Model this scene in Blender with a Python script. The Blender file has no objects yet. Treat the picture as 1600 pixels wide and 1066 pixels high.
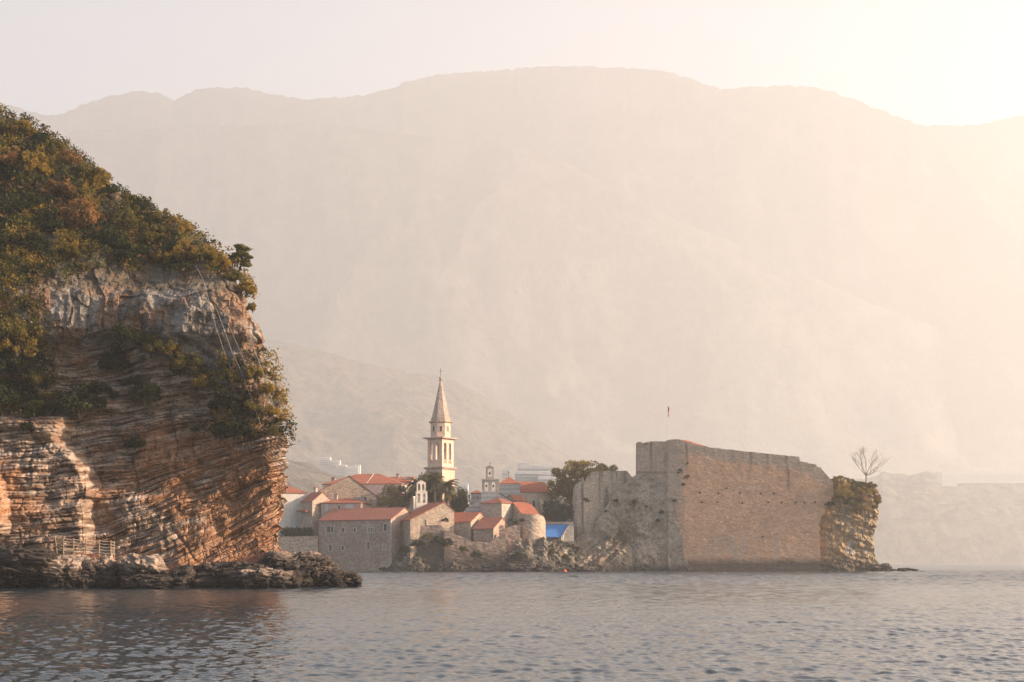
import bpy, bmesh, math, random
import numpy as np
from mathutils import Vector, Matrix

# ------------------------------------------------------------------ camera, sky, sun, exposure
SC = bpy.context.scene
COL = SC.collection
F = 2400.0          # focal length in photo pixels (1600 wide)
CAMZ = 2.5
HOR = 878.0         # image row of the horizon
cam_d = bpy.data.cameras.new('camera')
cam = bpy.data.objects.new('camera', cam_d); COL.objects.link(cam)
cam.location = (0, 0, CAMZ); cam.rotation_euler = (math.radians(90), 0, 0)
cam_d.sensor_width = 36.0; cam_d.lens = 36.0*F/1600.0
cam_d.shift_y = (HOR-533.0)/1600.0
cam_d.clip_start = 0.5; cam_d.clip_end = 30000
SC.camera = cam

SUN_AZ = math.radians(94)      # clockwise from the view direction (+Y)
SUN_EL = math.radians(18)
world = bpy.data.worlds.new('World'); SC.world = world; world.use_nodes = True
wn = world.node_tree; wn.nodes.clear()
wo = wn.nodes.new('ShaderNodeOutputWorld'); wb = wn.nodes.new('ShaderNodeBackground')
sky = wn.nodes.new('ShaderNodeTexSky'); sky.sky_type = 'NISHITA'; sky.sun_disc = False
sky.sun_elevation = SUN_EL; sky.sun_rotation = SUN_AZ
sky.air_density = 1.0; sky.dust_density = 1.6; sky.ozone_density = 1.0
wt = wn.nodes.new('ShaderNodeMix'); wt.data_type = 'RGBA'; wt.blend_type = 'MULTIPLY'
wt.inputs[0].default_value = 1.0; wt.inputs[7].default_value = (1.0, 0.955, 0.94, 1)
wn.links.new(sky.outputs[0], wt.inputs[6]); wn.links.new(wt.outputs[2], wb.inputs[0])
wb.inputs[1].default_value = 0.10
wn.links.new(wb.outputs[0], wo.inputs[0])

sun_d = bpy.data.lights.new('sun', 'SUN'); sun_d.energy = 5.0; sun_d.angle = math.radians(0.6)
sun_d.color = (1.0, 0.78, 0.58)
sun = bpy.data.objects.new('sun', sun_d); COL.objects.link(sun)
sdir = Vector((math.sin(SUN_AZ)*math.cos(SUN_EL), math.cos(SUN_AZ)*math.cos(SUN_EL), math.sin(SUN_EL)))
sun.rotation_euler = sdir.to_track_quat('Z', 'Y').to_euler(); sun.location = sdir*500

SC.render.engine = 'CYCLES'
SC.cycles.volume_bounces = 1; SC.cycles.max_bounces = 8; SC.cycles.transparent_max_bounces = 24
SC.cycles.use_denoising = True
SC.cycles.sample_clamp_indirect = 6.0
SC.view_settings.view_transform = 'Standard'; SC.view_settings.look = 'None'
SC.view_settings.exposure = 1.37; SC.view_settings.gamma = 1.0

# ------------------------------------------------------------------ helpers
def wx(px, D): return (px-800.0)*D/F
def wz(py, D): return (HOR-py)*D/F + CAMZ
def W(px, py, D): return Vector((wx(px, D), D, wz(py, D)))
def interp(v, pts, i=0, j=1):
    a = np.array([p[i] for p in pts], float); b = np.array([p[j] for p in pts], float)
    k = np.argsort(a); return np.interp(v, a[k], b[k])
def sstep(a, b, x):
    t = np.clip((np.asarray(x, float)-a)/(b-a), 0, 1); return t*t*(3-2*t)

def _hash(ix, iy, iz, seed):
    h = (ix.astype(np.int64)*374761393 + iy.astype(np.int64)*668265263 + iz.astype(np.int64)*2147483647 + seed*1274126177) & 0xFFFFFFFF
    h = ((h ^ (h >> 13))*1274126177) & 0xFFFFFFFF
    h = ((h ^ (h >> 16))*2246822519) & 0xFFFFFFFF
    h = h ^ (h >> 15)
    return (h & 0xFFFFFF)/float(0xFFFFFF)
def vn(x, y, z, seed=0):
    x, y, z = np.broadcast_arrays(np.asarray(x, float), np.asarray(y, float), np.asarray(z, float))
    fx, fy, fz = np.floor(x), np.floor(y), np.floor(z)
    tx, ty, tz = x-fx, y-fy, z-fz
    tx = tx*tx*(3-2*tx); ty = ty*ty*(3-2*ty); tz = tz*tz*(3-2*tz)
    ix, iy, iz = fx.astype(np.int64), fy.astype(np.int64), fz.astype(np.int64)
    def c(a, b, d): return _hash(ix+a, iy+b, iz+d, seed)
    x00 = c(0,0,0)*(1-tx)+c(1,0,0)*tx; x10 = c(0,1,0)*(1-tx)+c(1,1,0)*tx
    x01 = c(0,0,1)*(1-tx)+c(1,0,1)*tx; x11 = c(0,1,1)*(1-tx)+c(1,1,1)*tx
    return (x00*(1-ty)+x10*ty)*(1-tz)+(x01*(1-ty)+x11*ty)*tz
def fbm(x, y, z, octv=4, seed=0, gain=0.5):
    s = 0; a = 1.0; n = 0; f = 1.0
    for o in range(octv):
        s = s + a*vn(np.asarray(x)*f+o*17.3, np.asarray(y)*f-o*9.1, np.asarray(z)*f+o*5.7, seed+o); n += a; a *= gain; f *= 2.03
    return s/n                                   # 0..1

def np_mesh(name, V, Q, mat=None, parent=None, smooth=True, col=None, mats=None, midx=None):
    me = bpy.data.meshes.new(name)
    V = np.asarray(V, np.float32).reshape(-1, 3); Q = np.asarray(Q, np.int32)
    k = Q.shape[1]
    me.vertices.add(len(V)); me.vertices.foreach_set('co', V.ravel())
    me.loops.add(Q.size); me.loops.foreach_set('vertex_index', Q.ravel())
    me.polygons.add(len(Q)); me.polygons.foreach_set('loop_start', np.arange(0, Q.size, k, dtype=np.int32))
    me.polygons.foreach_set('use_smooth', np.full(len(Q), smooth))
    if mat is not None: me.materials.append(mat)
    if mats:
        for m in mats: me.materials.append(m)
        me.polygons.foreach_set('material_index', np.asarray(midx, np.int32))
    if col is not None:
        at = me.color_attributes.new('alb', 'FLOAT_COLOR', 'POINT')
        c4 = np.ones((len(V), 4), np.float32); c4[:, :3] = col
        at.data.foreach_set('color', c4.ravel())
    me.update(calc_edges=True)
    o = bpy.data.objects.new(name, me); COL.objects.link(o)
    if parent is not None: o.parent = parent
    return o
def grid_quads(nr, nc, flip=False):
    i = np.arange(nr-1)[:, None]*nc + np.arange(nc-1)[None, :]
    q = np.stack([i, i+1, i+nc+1, i+nc], -1).reshape(-1, 4)
    return q[:, ::-1] if flip else q

def tag(o, label=None, cat=None, group=None, kind=None):
    if label: o['label'] = label
    if cat: o['category'] = cat
    if group: o['group'] = group
    if kind: o['kind'] = kind
    return o
def empty(name, loc, rz=0.0, label=None, cat=None, group=None):
    o = bpy.data.objects.new(name, None); COL.objects.link(o)
    o.location = loc; o.rotation_euler = (0, 0, rz); o.empty_display_size = 0.5
    return tag(o, label, cat, group)

class MB:                                   # collects solids and builds ONE mesh object
    def __init__(s): s.v = []; s.f = []
    def add(s, vs, fs):
        b = len(s.v); s.v += [tuple(v) for v in vs]; s.f += [tuple(i+b for i in f) for f in fs]; return s
    def box(s, x0, x1, y0, y1, z0, z1, rz=0, piv=(0, 0)):
        vs = [(x, y, z) for z in (z0, z1) for y in (y0, y1) for x in (x0, x1)]
        if rz:
            c, n = math.cos(rz), math.sin(rz)
            vs = [(piv[0]+(x-piv[0])*c-(y-piv[1])*n, piv[1]+(x-piv[0])*n+(y-piv[1])*c, z) for x, y, z in vs]
        return s.add(vs, [(0,2,3,1),(4,5,7,6),(0,1,5,4),(2,6,7,3),(0,4,6,2),(1,3,7,5)])
    def poly(s, pts, off):                  # polygon extruded by vector off
        n = len(pts); off = Vector(off); a = [Vector(p) for p in pts]; b = [p+off for p in a]
        return s.add(a+b, [tuple(range(n)), tuple(range(2*n-1, n-1, -1))]+[(i, i+n, (i+1) % n+n, (i+1) % n) for i in range(n)])
    def tube(s, pts, rad, n=6, cap=True):
        pts = [Vector(p) for p in pts]
        if not hasattr(rad, '__len__'): rad = [rad]*len(pts)
        vs = []; fs = []
        for i, p in enumerate(pts):
            d = (pts[min(i+1, len(pts)-1)]-pts[max(i-1, 0)])
            if d.length < 1e-6: d = Vector((0, 0, 1))
            d.normalize(); u = d.orthogonal().normalized() if abs(d.z) > .95 else d.cross(Vector((0, 0, 1))).normalized()
            w = d.cross(u)
            for k in range(n):
                a = 2*math.pi*k/n; vs.append(p+(u*math.cos(a)+w*math.sin(a))*rad[i])
        for i in range(len(pts)-1):
            for k in range(n):
                fs.append((i*n+k, i*n+(k+1) % n, (i+1)*n+(k+1) % n, (i+1)*n+k))
        if cap: fs += [tuple(range(n-1, -1, -1)), tuple((len(pts)-1)*n+k for k in range(n))]
        return s.add(vs, fs)
    def lathe(s, prof, n=12, c=(0, 0), rot=0):
        vs = []; fs = []
        for r, z in prof:
            for k in range(n):
                a = rot+2*math.pi*k/n; vs.append((c[0]+r*math.cos(a), c[1]+r*math.sin(a), z))
        for i in range(len(prof)-1):
            for k in range(n): fs.append((i*n+k, i*n+(k+1) % n, (i+1)*n+(k+1) % n, (i+1)*n+k))
        fs += [tuple(range(n-1, -1, -1)), tuple((len(prof)-1)*n+k for k in range(n))]
        return s.add(vs, fs)
    def build(s, name, mat, parent=None, smooth=False):
        me = bpy.data.meshes.new(name); me.from_pydata(s.v, [], s.f); me.materials.append(mat)
        bm = bmesh.new(); bm.from_mesh(me); bmesh.ops.recalc_face_normals(bm, faces=bm.faces); bm.to_mesh(me); bm.free()
        if smooth: me.polygons.foreach_set('use_smooth', [True]*len(me.polygons))
        o = bpy.data.objects.new(name, me); COL.objects.link(o)
        if parent is not None: o.parent = parent
        return o

# ------------------------------------------------------------------ materials
class NT:
    def __init__(s, name, rough=0.9, spec=0.25):
        s.m = bpy.data.materials.new(name); s.m.use_nodes = True; s.t = s.m.node_tree
        s.b = s.t.nodes['Principled BSDF']; s.out = s.t.nodes['Material Output']
        s.b.inputs['Roughness'].default_value = rough; s.b.inputs['Specular IOR Level'].default_value = spec
        s.tc = s.t.nodes.new('ShaderNodeTexCoord')
    def n(s, t, **k):
        o = s.t.nodes.new('ShaderNode'+t)
        for a, v in k.items(): setattr(o, a, v)
        return o
    def l(s, a, b): s.t.links.new(a, b)
    def mapped(s, scale=(1, 1, 1), rot=(0, 0, 0), src='Object'):
        m = s.n('Mapping'); m.inputs['Scale'].default_value = scale; m.inputs['Rotation'].default_value = rot
        s.l(s.tc.outputs[src], m.inputs[0]); return m.outputs[0]
    def noise(s, vec, scale, detail=4, rough=0.6, dist=0.0):
        o = s.n('TexNoise'); s.l(vec, o.inputs['Vector']); o.inputs['Scale'].default_value = scale
        o.inputs['Detail'].default_value = detail; o.inputs['Roughness'].default_value = rough; o.inputs['Distortion'].default_value = dist
        return o.outputs['Fac']
    def ramp(s, fac, stops):
        r = s.n('ValToRGB'); e = r.color_ramp.elements
        while len(e) < len(stops): e.new(0.5)
        for i, (p, c) in enumerate(stops):
            e[i].position = p; e[i].color = (*c, 1) if len(c) == 3 else c
        s.l(fac, r.inputs[0]); return r.outputs[0]
    def mix(s, a, b, fac, mode='MIX'):
        m = s.n('Mix', data_type='RGBA', blend_type=mode)
        for v, i in ((fac, 0), (a, 6), (b, 7)):
            if hasattr(v, 'is_linked') or hasattr(v, 'links'): s.l(v, m.inputs[i])
            elif i == 0: m.inputs[0].default_value = v
            else: m.inputs[i].default_value = (*v, 1)
        return m.outputs[2]
    def bump(s, h, strength=0.5, dist=0.1, prev=None):
        b = s.n('Bump'); b.inputs['Strength'].default_value = strength; b.inputs['Distance'].default_value = dist
        s.l(h, b.inputs['Height'])
        if prev is not None: s.l(prev, b.inputs['Normal'])
        return b.outputs[0]
    def done(s, col=None, nrm=None):
        if col is not None: s.l(col, s.b.inputs['Base Color'])
        if nrm is not None: s.l(nrm, s.b.inputs['Normal'])
        return s.m
G = lambda v: (v, v, v)
def stone(name, c1, c2, c3, cell=2.2, streak=0.5, rough=0.95, speck=0.35, bumpd=0.06):
    s = NT(name, rough, 0.15)
    o = s.mapped()
    big = s.noise(o, 0.18, 5, 0.65)
    base = s.mix(c1, c2, s.ramp(big, [(0.38, G(0)), (0.62, G(1))]))
    vor = s.n('TexVoronoi'); s.l(s.mapped((1, 1, 1.5)), vor.inputs['Vector']); vor.inputs['Scale'].default_value = cell
    sv = s.n('SeparateColor'); s.l(vor.outputs['Color'], sv.inputs[0])
    cellc = s.ramp(sv.outputs[0], [(0.0, G(0.55)), (0.5, G(0.95)), (0.88, G(1.05)), (1.0, (1.35, 1.3, 1.25))])
    base = s.mix(base, cellc, speck*2 if speck < .5 else 1.0, 'MULTIPLY')
    st = s.noise(s.mapped((1.3, 1.3, 0.12)), 1.0, 5, 0.6)
    base = s.mix(base, c3, s.ramp(st, [(0.5, G(0)), (0.72, G(streak))]))
    fine = s.noise(o, 5.0, 4, 0.7)
    base = s.mix(base, s.ramp(fine, [(0.3, G(0.7)), (0.7, G(1.25))]), 0.6, 'MULTIPLY')
    nb = s.bump(vor.outputs['Distance'], 0.5, bumpd)
    nb = s.bump(fine, 0.6, bumpd, nb)
    return s.done(base, nb)
def plain(name, c, rough=0.7, var=0.15, scale=3.0, spec=0.3, metal=0.0):
    s = NT(name, rough, spec); s.b.inputs['Metallic'].default_value = metal
    f = s.noise(s.mapped(), scale, 4, 0.6)
    return s.done(s.mix(c, s.ramp(f, [(0.25, G(1-var*1.5)), (0.75, G(1+var))]), 1.0, 'MULTIPLY'))
def tiles(name, c1, c2, c3):
    s = NT(name, 0.9, 0.15)
    o = s.mapped()
    v = s.n('TexVoronoi'); s.l(s.mapped((1, 1, 1)), v.inputs['Vector']); v.inputs['Scale'].default_value = 2.6
    sv = s.n('SeparateColor'); s.l(v.outputs['Color'], sv.inputs[0])
    base = s.mix(c1, c2, sv.outputs[0])
    base = s.mix(base, c3, s.ramp(s.noise(o, 0.5, 6, 0.75), [(0.45, G(0)), (0.75, G(0.8))]))
    wv = s.n('TexWave', wave_type='BANDS', bands_direction='X'); s.l(o, wv.inputs[0]); wv.inputs['Scale'].default_value = 1.3
    wv.inputs['Distortion'].default_value = 0.4
    base = s.mix(base, s.ramp(wv.outputs['Fac'], [(0.0, G(0.72)), (0.6, G(1.05))]), 0.7, 'MULTIPLY')
    return s.done(base, s.bump(wv.outputs['Fac'], 0.6, 0.08, s.bump(s.noise(o, 6, 3, .6), .5, .06)))
def rockmat(name, bumpd=0.12, aniso=(1, 1, 3.5)):
    s = NT(name, 0.92, 0.2)
    a = s.n('Attribute', attribute_name='alb')
    f = s.noise(s.mapped(aniso), 2.2, 8, 0.72)
    f2 = s.noise(s.mapped((1, 1, 1)), 0.9, 8, 0.75)
    c = s.mix(a.outputs['Color'], s.ramp(f, [(0.32, G(0.45)), (0.5, G(0.95)), (0.68, G(1.45))]), 0.9, 'MULTIPLY')
    c = s.mix(c, s.ramp(f2, [(0.35, G(0.7)), (0.6, G(1.15))]), 0.8, 'MULTIPLY')
    return s.done(c, s.bump(f, 0.9, bumpd, s.bump(f2, 0.7, bumpd*1.5)))
def leafmat(name, c1, c2, c3, transl=0.35):
    s = NT(name, 0.75, 0.15)
    g = s.n('NewGeometry')
    f = s.noise(s.mapped((1, 1, 1)), 0.9, 3, 0.6)
    col = s.mix(c1, c2, s.ramp(f, [(0.4, G(0)), (0.6, G(1))]))
    col = s.mix(col, c3, s.ramp(g.outputs['Random Per Island'], [(0.55, G(0)), (1.0, G(0.8))]))
    s.l(col, s.b.inputs['Base Color'])
    t = s.n('BsdfTranslucent'); s.l(s.mix(col, (1.5, 1.35, 0.7), 1.0, 'MULTIPLY'), t.inputs[0])
    ms = s.n('MixShader'); ms.inputs[0].default_value = transl
    s.l(s.b.outputs[0], ms.inputs[1]); s.l(t.outputs[0], ms.inputs[2]); s.l(ms.outputs[0], s.out.inputs[0])
    return s.m
# ------------------------------------------------------------------ haze, mountains, sea
BX, BY0, BY1, BZ0, BZ1 = 2700.0, -60.0, 7600.0, -26.0, 2300.0
SIGMA = 2.25e-4
hz = MB().box(-BX, BX-100, BY0, BY1, BZ0, BZ1)
hm = bpy.data.materials.new('haze_air'); hm.use_nodes = True; ht = hm.node_tree; ht.nodes.clear()
hov = ht.nodes.new('ShaderNodeOutputMaterial'); hv = ht.nodes.new('ShaderNodeVolumePrincipled')
hv.inputs['Color'].default_value = (0.94, 0.945, 0.965, 1); hv.inputs['Density'].default_value = SIGMA
hv.inputs['Anisotropy'].default_value = 0.27
ht.links.new(hv.outputs[0], hov.inputs['Volume'])
hzo = hz.build('haze', hm); tag(hzo, kind='stuff')

def terrain(name, D0, D1, px0, px1, ridge, nr, nc, mat, prof=1.0, amp=60, nscale=900, back=0.25, seed=5, floor=-3, fade_l=None, fade_r=None, power=1.0, edge_noise=0.0):
    # ridge: (px, py) outline of the skyline; the hill climbs from the shore at D0 to the ridge near D1, then falls behind
    Ds = np.concatenate([np.linspace(D0, D1, nr), np.linspace(D1, D1*(1+back), nr//5)[1:]])
    px = np.linspace(px0, px1, nc)
    zr = interp(px, ridge)
    R = (HOR-zr)*D1/F+CAMZ                                     # ridge heights at D1
    R = R+R*0.011*(fbm(px/9.0, px*0, px*0, 4, seed+50, .6)-.5)
    PX, DD = np.meshgrid(px, Ds)
    X = (PX-800)/F*DD; Y = DD.copy()
    t = (DD-D0)/(D1-D0)
    up = np.where(t <= 1, np.clip(t, 0, 1)**prof, 1-0.5*np.clip((t-1)/(back*D1/(D1-D0)), 0, 1))
    # ridged noise: valleys and spurs
    n = fbm(X/nscale, Y/nscale*0.8, 0*X, 6, seed)
    rn = 1-np.abs(2*fbm(X/nscale*.7+3, Y/nscale*.55, 0*X, 6, seed+20)-1)*1.6
    env = np.clip(4*t*(1-t), 0, 1)*(t < 1)
    Z = R[None, :]*up*(1-0.25*env*(1-rn)*power) + amp*env*(n-0.5)*2
    # the skyline is wooded and uneven, a little
    Z += edge_noise*(fbm(X/30, Y/30, 0*X, 3, seed+3)-0.5)*sstep(0.02, 0.1, t)
    # nothing between the shore and the crest may stand above the crest's sight line
    lim = R[None, :]*(DD/D1)*0.985
    Z = np.where(t < 1, np.minimum(Z, np.maximum(lim, floor)), Z)
    Z = np.where(t <= 0, floor, np.maximum(Z, floor))
    V = np.stack([X, Y, Z], -1)
    return np_mesh(name, V, grid_quads(len(Ds), nc), mat)

def hillmat(name, c1, c2, c3, s1=0.004, s2=0.03, rock=0.6, bd=6.0):
    s = NT(name, 1.0, 0.0)
    o = s.mapped(); f = s.noise(o, s1, 8, 0.7); g = s.noise(o, s2, 6, 0.7)
    c = s.mix(c1, c2, s.ramp(g, [(0.4, G(0)), (0.6, G(1))]))
    c = s.mix(c, c3, s.ramp(f, [(0.50, G(0)), (0.60, G(rock))]))
    return s.done(c, s.bump(g, 0.9, bd))
m_mtn = hillmat('mountain_slopes', (0.018, 0.020, 0.018), (0.060, 0.054, 0.048), (0.13, 0.11, 0.10), 0.004, 0.02, 0.6, 22)
m_spur = hillmat('spur_slopes', (0.035, 0.036, 0.028), (0.095, 0.085, 0.07), (0.17, 0.145, 0.125), 0.005, 0.022, 0.6, 22)
m_hill = hillmat('wooded_slopes', (0.02, 0.02, 0.014), (0.15, 0.115, 0.075), (0.22, 0.16, 0.12), 0.006, 0.035, 0.3, 22)

RIDGE = [(-900,40),(-400,110),(-100,120),(0,160),(20,166),(40,173),(70,180),(85,181),(110,173),(130,163),(150,156),(170,151),(185,148),(200,145),(215,144),(232,145),(250,146),(262,152),(272,159),(281,152),(295,145),(310,139),(330,136),(345,136),(365,137),(385,138),(400,142),(420,146),(450,151),(480,154),(505,153),(530,152),(575,149),(595,143),(610,138),(630,130),(650,124),(675,119),(700,116),(730,113),(760,112),(790,110),(820,107),(850,104),(880,103),(905,104),(930,105),(960,106),(990,107),(1015,109),(1040,112),(1060,117),(1085,126),(1105,133),(1125,138),(1150,137),(1180,137),(1205,135),(1230,134),(1255,134),(1280,137),(1300,143),(1320,150),(1345,160),(1370,170),(1390,178),(1410,185),(1425,191),(1440,196),(1480,197),(1500,196),(1525,195),(1550,191),(1575,185),(1600,180),(1750,150),(2100,170),(2500,260)]
mt = terrain('mountain_range', 5200, 6500, -250, 1790, RIDGE, 300, 620, m_mtn, prof=0.85, amp=120, nscale=1000, seed=11, back=0.15, power=2.1)
tag(mt, kind='structure')
SPUR = [(-300,330),(0,250),(120,205),(260,200),(380,196),(480,192),(600,205),(700,220),(800,222),(850,240),(900,262),(980,305),(1060,345),(1200,400),(1350,470),(1600,560),(1900,700),(2100,860)]
sp = terrain('mountain_spur', 4900, 5900, -300, 1850, SPUR, 260, 560, m_spur, prof=0.9, amp=90, nscale=700, seed=23, back=0.12, power=2.1)
tag(sp, kind='structure')
GREEN = [(-200,480),(100,500),(300,515),(400,528),(440,533),(470,540),(500,548),(560,564),(620,579),(690,588),(730,606),(760,622),(800,648),(830,668),(880,705),(930,740),(1000,775),(1100,820),(1250,860),(1500,885)]
gh = terrain('wooded_hill', 3000, 4400, -100, 1450, GREEN, 260, 420, m_hill, prof=0.8, amp=40, nscale=360, seed=31, back=0.08, power=1.3, edge_noise=18)
tag(gh, kind='structure')
SMALLH = [(-500,880),(-300,860),(-60,760),(150,692),(300,690),(420,705),(450,716),(480,724),(500,733),(520,741),(545,747),(565,750),(600,762),(650,800),(760,850),(840,875)]
sh = terrain('low_hill', 1350, 2300, -450, 860, SMALLH, 120, 330, m_hill, prof=0.7, amp=5, nscale=90, seed=37, back=0.1, power=0.8, edge_noise=12)
tag(sh, kind='structure')
HEAD = [(900,850),(1100,800),(1250,765),(1340,750),(1370,745),(1378,739),(1388,739),(1400,744),(1415,744),(1428,739),(1445,737),(1462,738),(1475,742),(1500,744),(1540,744),(1560,742),(1600,745),(1800,738),(2200,720)]
hd = terrain('wooded_headland', 3300, 3800, 1000, 1900, HEAD, 120, 520, m_hill, prof=0.38, amp=6, nscale=120, seed=41, back=0.2, power=0.4, edge_noise=24)
tag(hd, kind='structure')

# seabed and the sea: one sheet, finely waved near the camera, calmer far out
m_bed = plain('seabed_sand', (0.10, 0.09, 0.07), 0.95)
bed = MB().box(-BX+150, BX-250, BY0+60, BY1-100, -25, -22).build('seabed', m_bed); tag(bed, kind='structure')
def sea():
    s = NT('sea_water', 0.06, 0.5); s.b.inputs['IOR'].default_value = 1.45
    s.b.inputs['Base Color'].default_value = (0.022, 0.036, 0.048, 1)
    o = s.mapped((1, 0.6, 1))
    sx = s.n('SeparateXYZ'); s.l(s.tc.outputs['Object'], sx.inputs[0]); mr = s.n('MapRange'); s.l(sx.outputs[1], mr.inputs[0])
    for q, v in ((1, 60), (2, 260), (3, .07), (4, .24)): mr.inputs[q].default_value = v
    s.l(mr.outputs[0], s.b.inputs['Roughness'])
    f = s.noise(o, 5.0, 4, 0.65); g = s.noise(o, 1.3, 4, 0.6)
    s.done(None, s.bump(f, 0.5, 0.02, s.bump(g, 0.7, 0.07)))
    ys = [-50, 0, 12]; y = 20.0
    while y < 175: ys.append(y); y += max(0.085, y*y*0.000024)
    while y < 470: ys.append(y); y += 0.6+(y-175)*.002
    ys += list(np.geomspace(480, 7400, 40))
    ys = np.array(ys)
    nc = 760
    u = np.linspace(-1, 1, nc); hw = np.clip(np.maximum(ys*0.42, 22), 0, 2540)
    X = u[None, :]*hw[:, None]; Y = np.repeat(ys[:, None], nc, 1)
    X[:, 0] = -2600; X[:, -1] = 2550
    rng = np.random.default_rng(4)
    Z = np.zeros_like(X)
    for i in range(64):
        lam = 0.27*(1.062**i)
        if lam > 16: break
        th = math.radians(-84 + rng.normal(0, 40)); k = 2*math.pi/lam
        a = lam/6.283*(.060 if lam < .75 else .022 if lam < 1.4 else .009 if lam < 4 else .004)*(1+(7.5 if 1.3 < lam < 5 else 0)*sstep(90, 240, Y))
        att = np.clip(1.5-Y/(200*lam), 0, 1)
        ph = rng.uniform(0, 6.28)
        Z += a*att*np.sin(k*(X*math.cos(th)+Y*math.sin(th))+ph+1.6*np.sin(X*0.13*rng.uniform(.5, 1.5)+Y*.09*rng.uniform(.5, 1.5)+ph))
    patch = 0.65+0.7*fbm(X/18, Y/26, 0*X, 3, 8)
    Z *= patch*sstep(620, 300, Y)*0+patch*np.clip((620-Y)/250, 0, 1)
    w = np_mesh('sea', np.stack([X, Y, Z], -1), grid_quads(len(ys), nc), s.m)
    tag(w, kind='structure')
sea()
# ------------------------------------------------------------------ the sea cliff
SIL = [(-400,-60),(120,-110),(140,-60),(165,0),(180,40),(205,80),(222,100),(240,125),(258,150),(285,170),(296,200),(320,240),(340,280),(360,310),(378,340),(410,370),(440,388),(470,399),(500,405),(540,410),(580,419),(610,430),(650,438),(690,444),(702,452),(715,447),(722,446),(750,449),(775,447),(790,443),(800,439),(830,436),(850,431),(862,434),(900,436),(960,438)]   # (py, px)
def xedge(z):
    D = 152+np.clip(z-29, 0, None)*0.75
    py = HOR-(z-CAMZ)*F/D
    px = interp(py, SIL)
    return (px-800)*D/F - 1.1*sstep(24, 27, z)
B1 = [(600,70),(640,98),(652,104),(672,106),(680,99),(688,100),(700,108),(712,122),(725,136),(740,143),(750,147),(765,153),(778,155),(781,145),(800,141),(830,149),(850,147),(862,141),(930,138)]   # first buttress edge (py, px)
B2 = [(690,-30),(715,-2),(725,8),(745,18),(770,29),(800,35),(835,34),(843,24),(852,10),(900,10)]
def cliff_y(x, z):
    """depth of the cliff's front face at x, z"""
    x = np.asarray(x, float); z = np.asarray(z, float)
    y = 150 + 0.045*z + 0*x
    br = 29.0 + 1.6*(fbm(x/9, 0*x, 0*x, 2, 77)-0.5)*2 - 2.0*sstep(-30, -26, x)
    y += np.log1p(np.exp(np.clip((z-br)*1.4, -30, 30)))/1.4*0.85
    py = HOR-(z-CAMZ)*F/150; px = 800+x*F/150
    e1 = interp(py, B1)+6*(fbm(z/0.9, 0*z, 0*z, 3, 5)-0.5)
    y -= 3.4*sstep(6, -10, px-e1)*sstep(17.5, 15.5, z)+0.0
    e2 = interp(py, B2)+5*(fbm(z/0.8, 0*z, 0*z, 3, 6)-0.5)
    y -= 2.6*sstep(5, -8, px-e2)*sstep(13.2, 11.6, z)
    # grey limestone band overhangs the thin beds below it on the left
    y -= 1.0*sstep(24.0, 25.2, z+1.5*(fbm(x/6, 0*x, 0*x, 2, 9)-.5))*sstep(31, 28.5, z)
    y += 1.6*np.exp(-((px-130)/70)**2-((z-22.5)/2.3)**2)
    # the right part swings out towards the sea and is undercut near the foot
    y += 1.6*sstep(-33, -24, x)*sstep(13, 5, z)
    y -= 1.0*sstep(-31, -27, x)*sstep(26, 20, z)*sstep(11, 15, z)
    return y + 3.2*(fbm(x/13, 0*x, z/16, 3, 12)-0.5)
def beds(x, y, z):
    """height measured across the rock beds: level on the left, dipping on the right"""
    g = 0.50*np.log1p(np.exp(np.clip((x+36.0)/3.0, -20, 20)))*3.0*sstep(19, 6, z-0.15*(x+30))
    g += 0.10*np.clip(x+44, 0, 40)
    return z - g + 0.35*np.clip(-(x+43), 0, 20)*sstep(20, 12, z)*0.3 + 1.6*(fbm(x/8, y/8, z/8, 2, 31)-0.5) + 0.8*np.exp(-((x+42)/3.5)**2)*sstep(19, 22, z)
def sharp(n, k=5.0): return np.tanh(k*(n-0.5))
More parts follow.
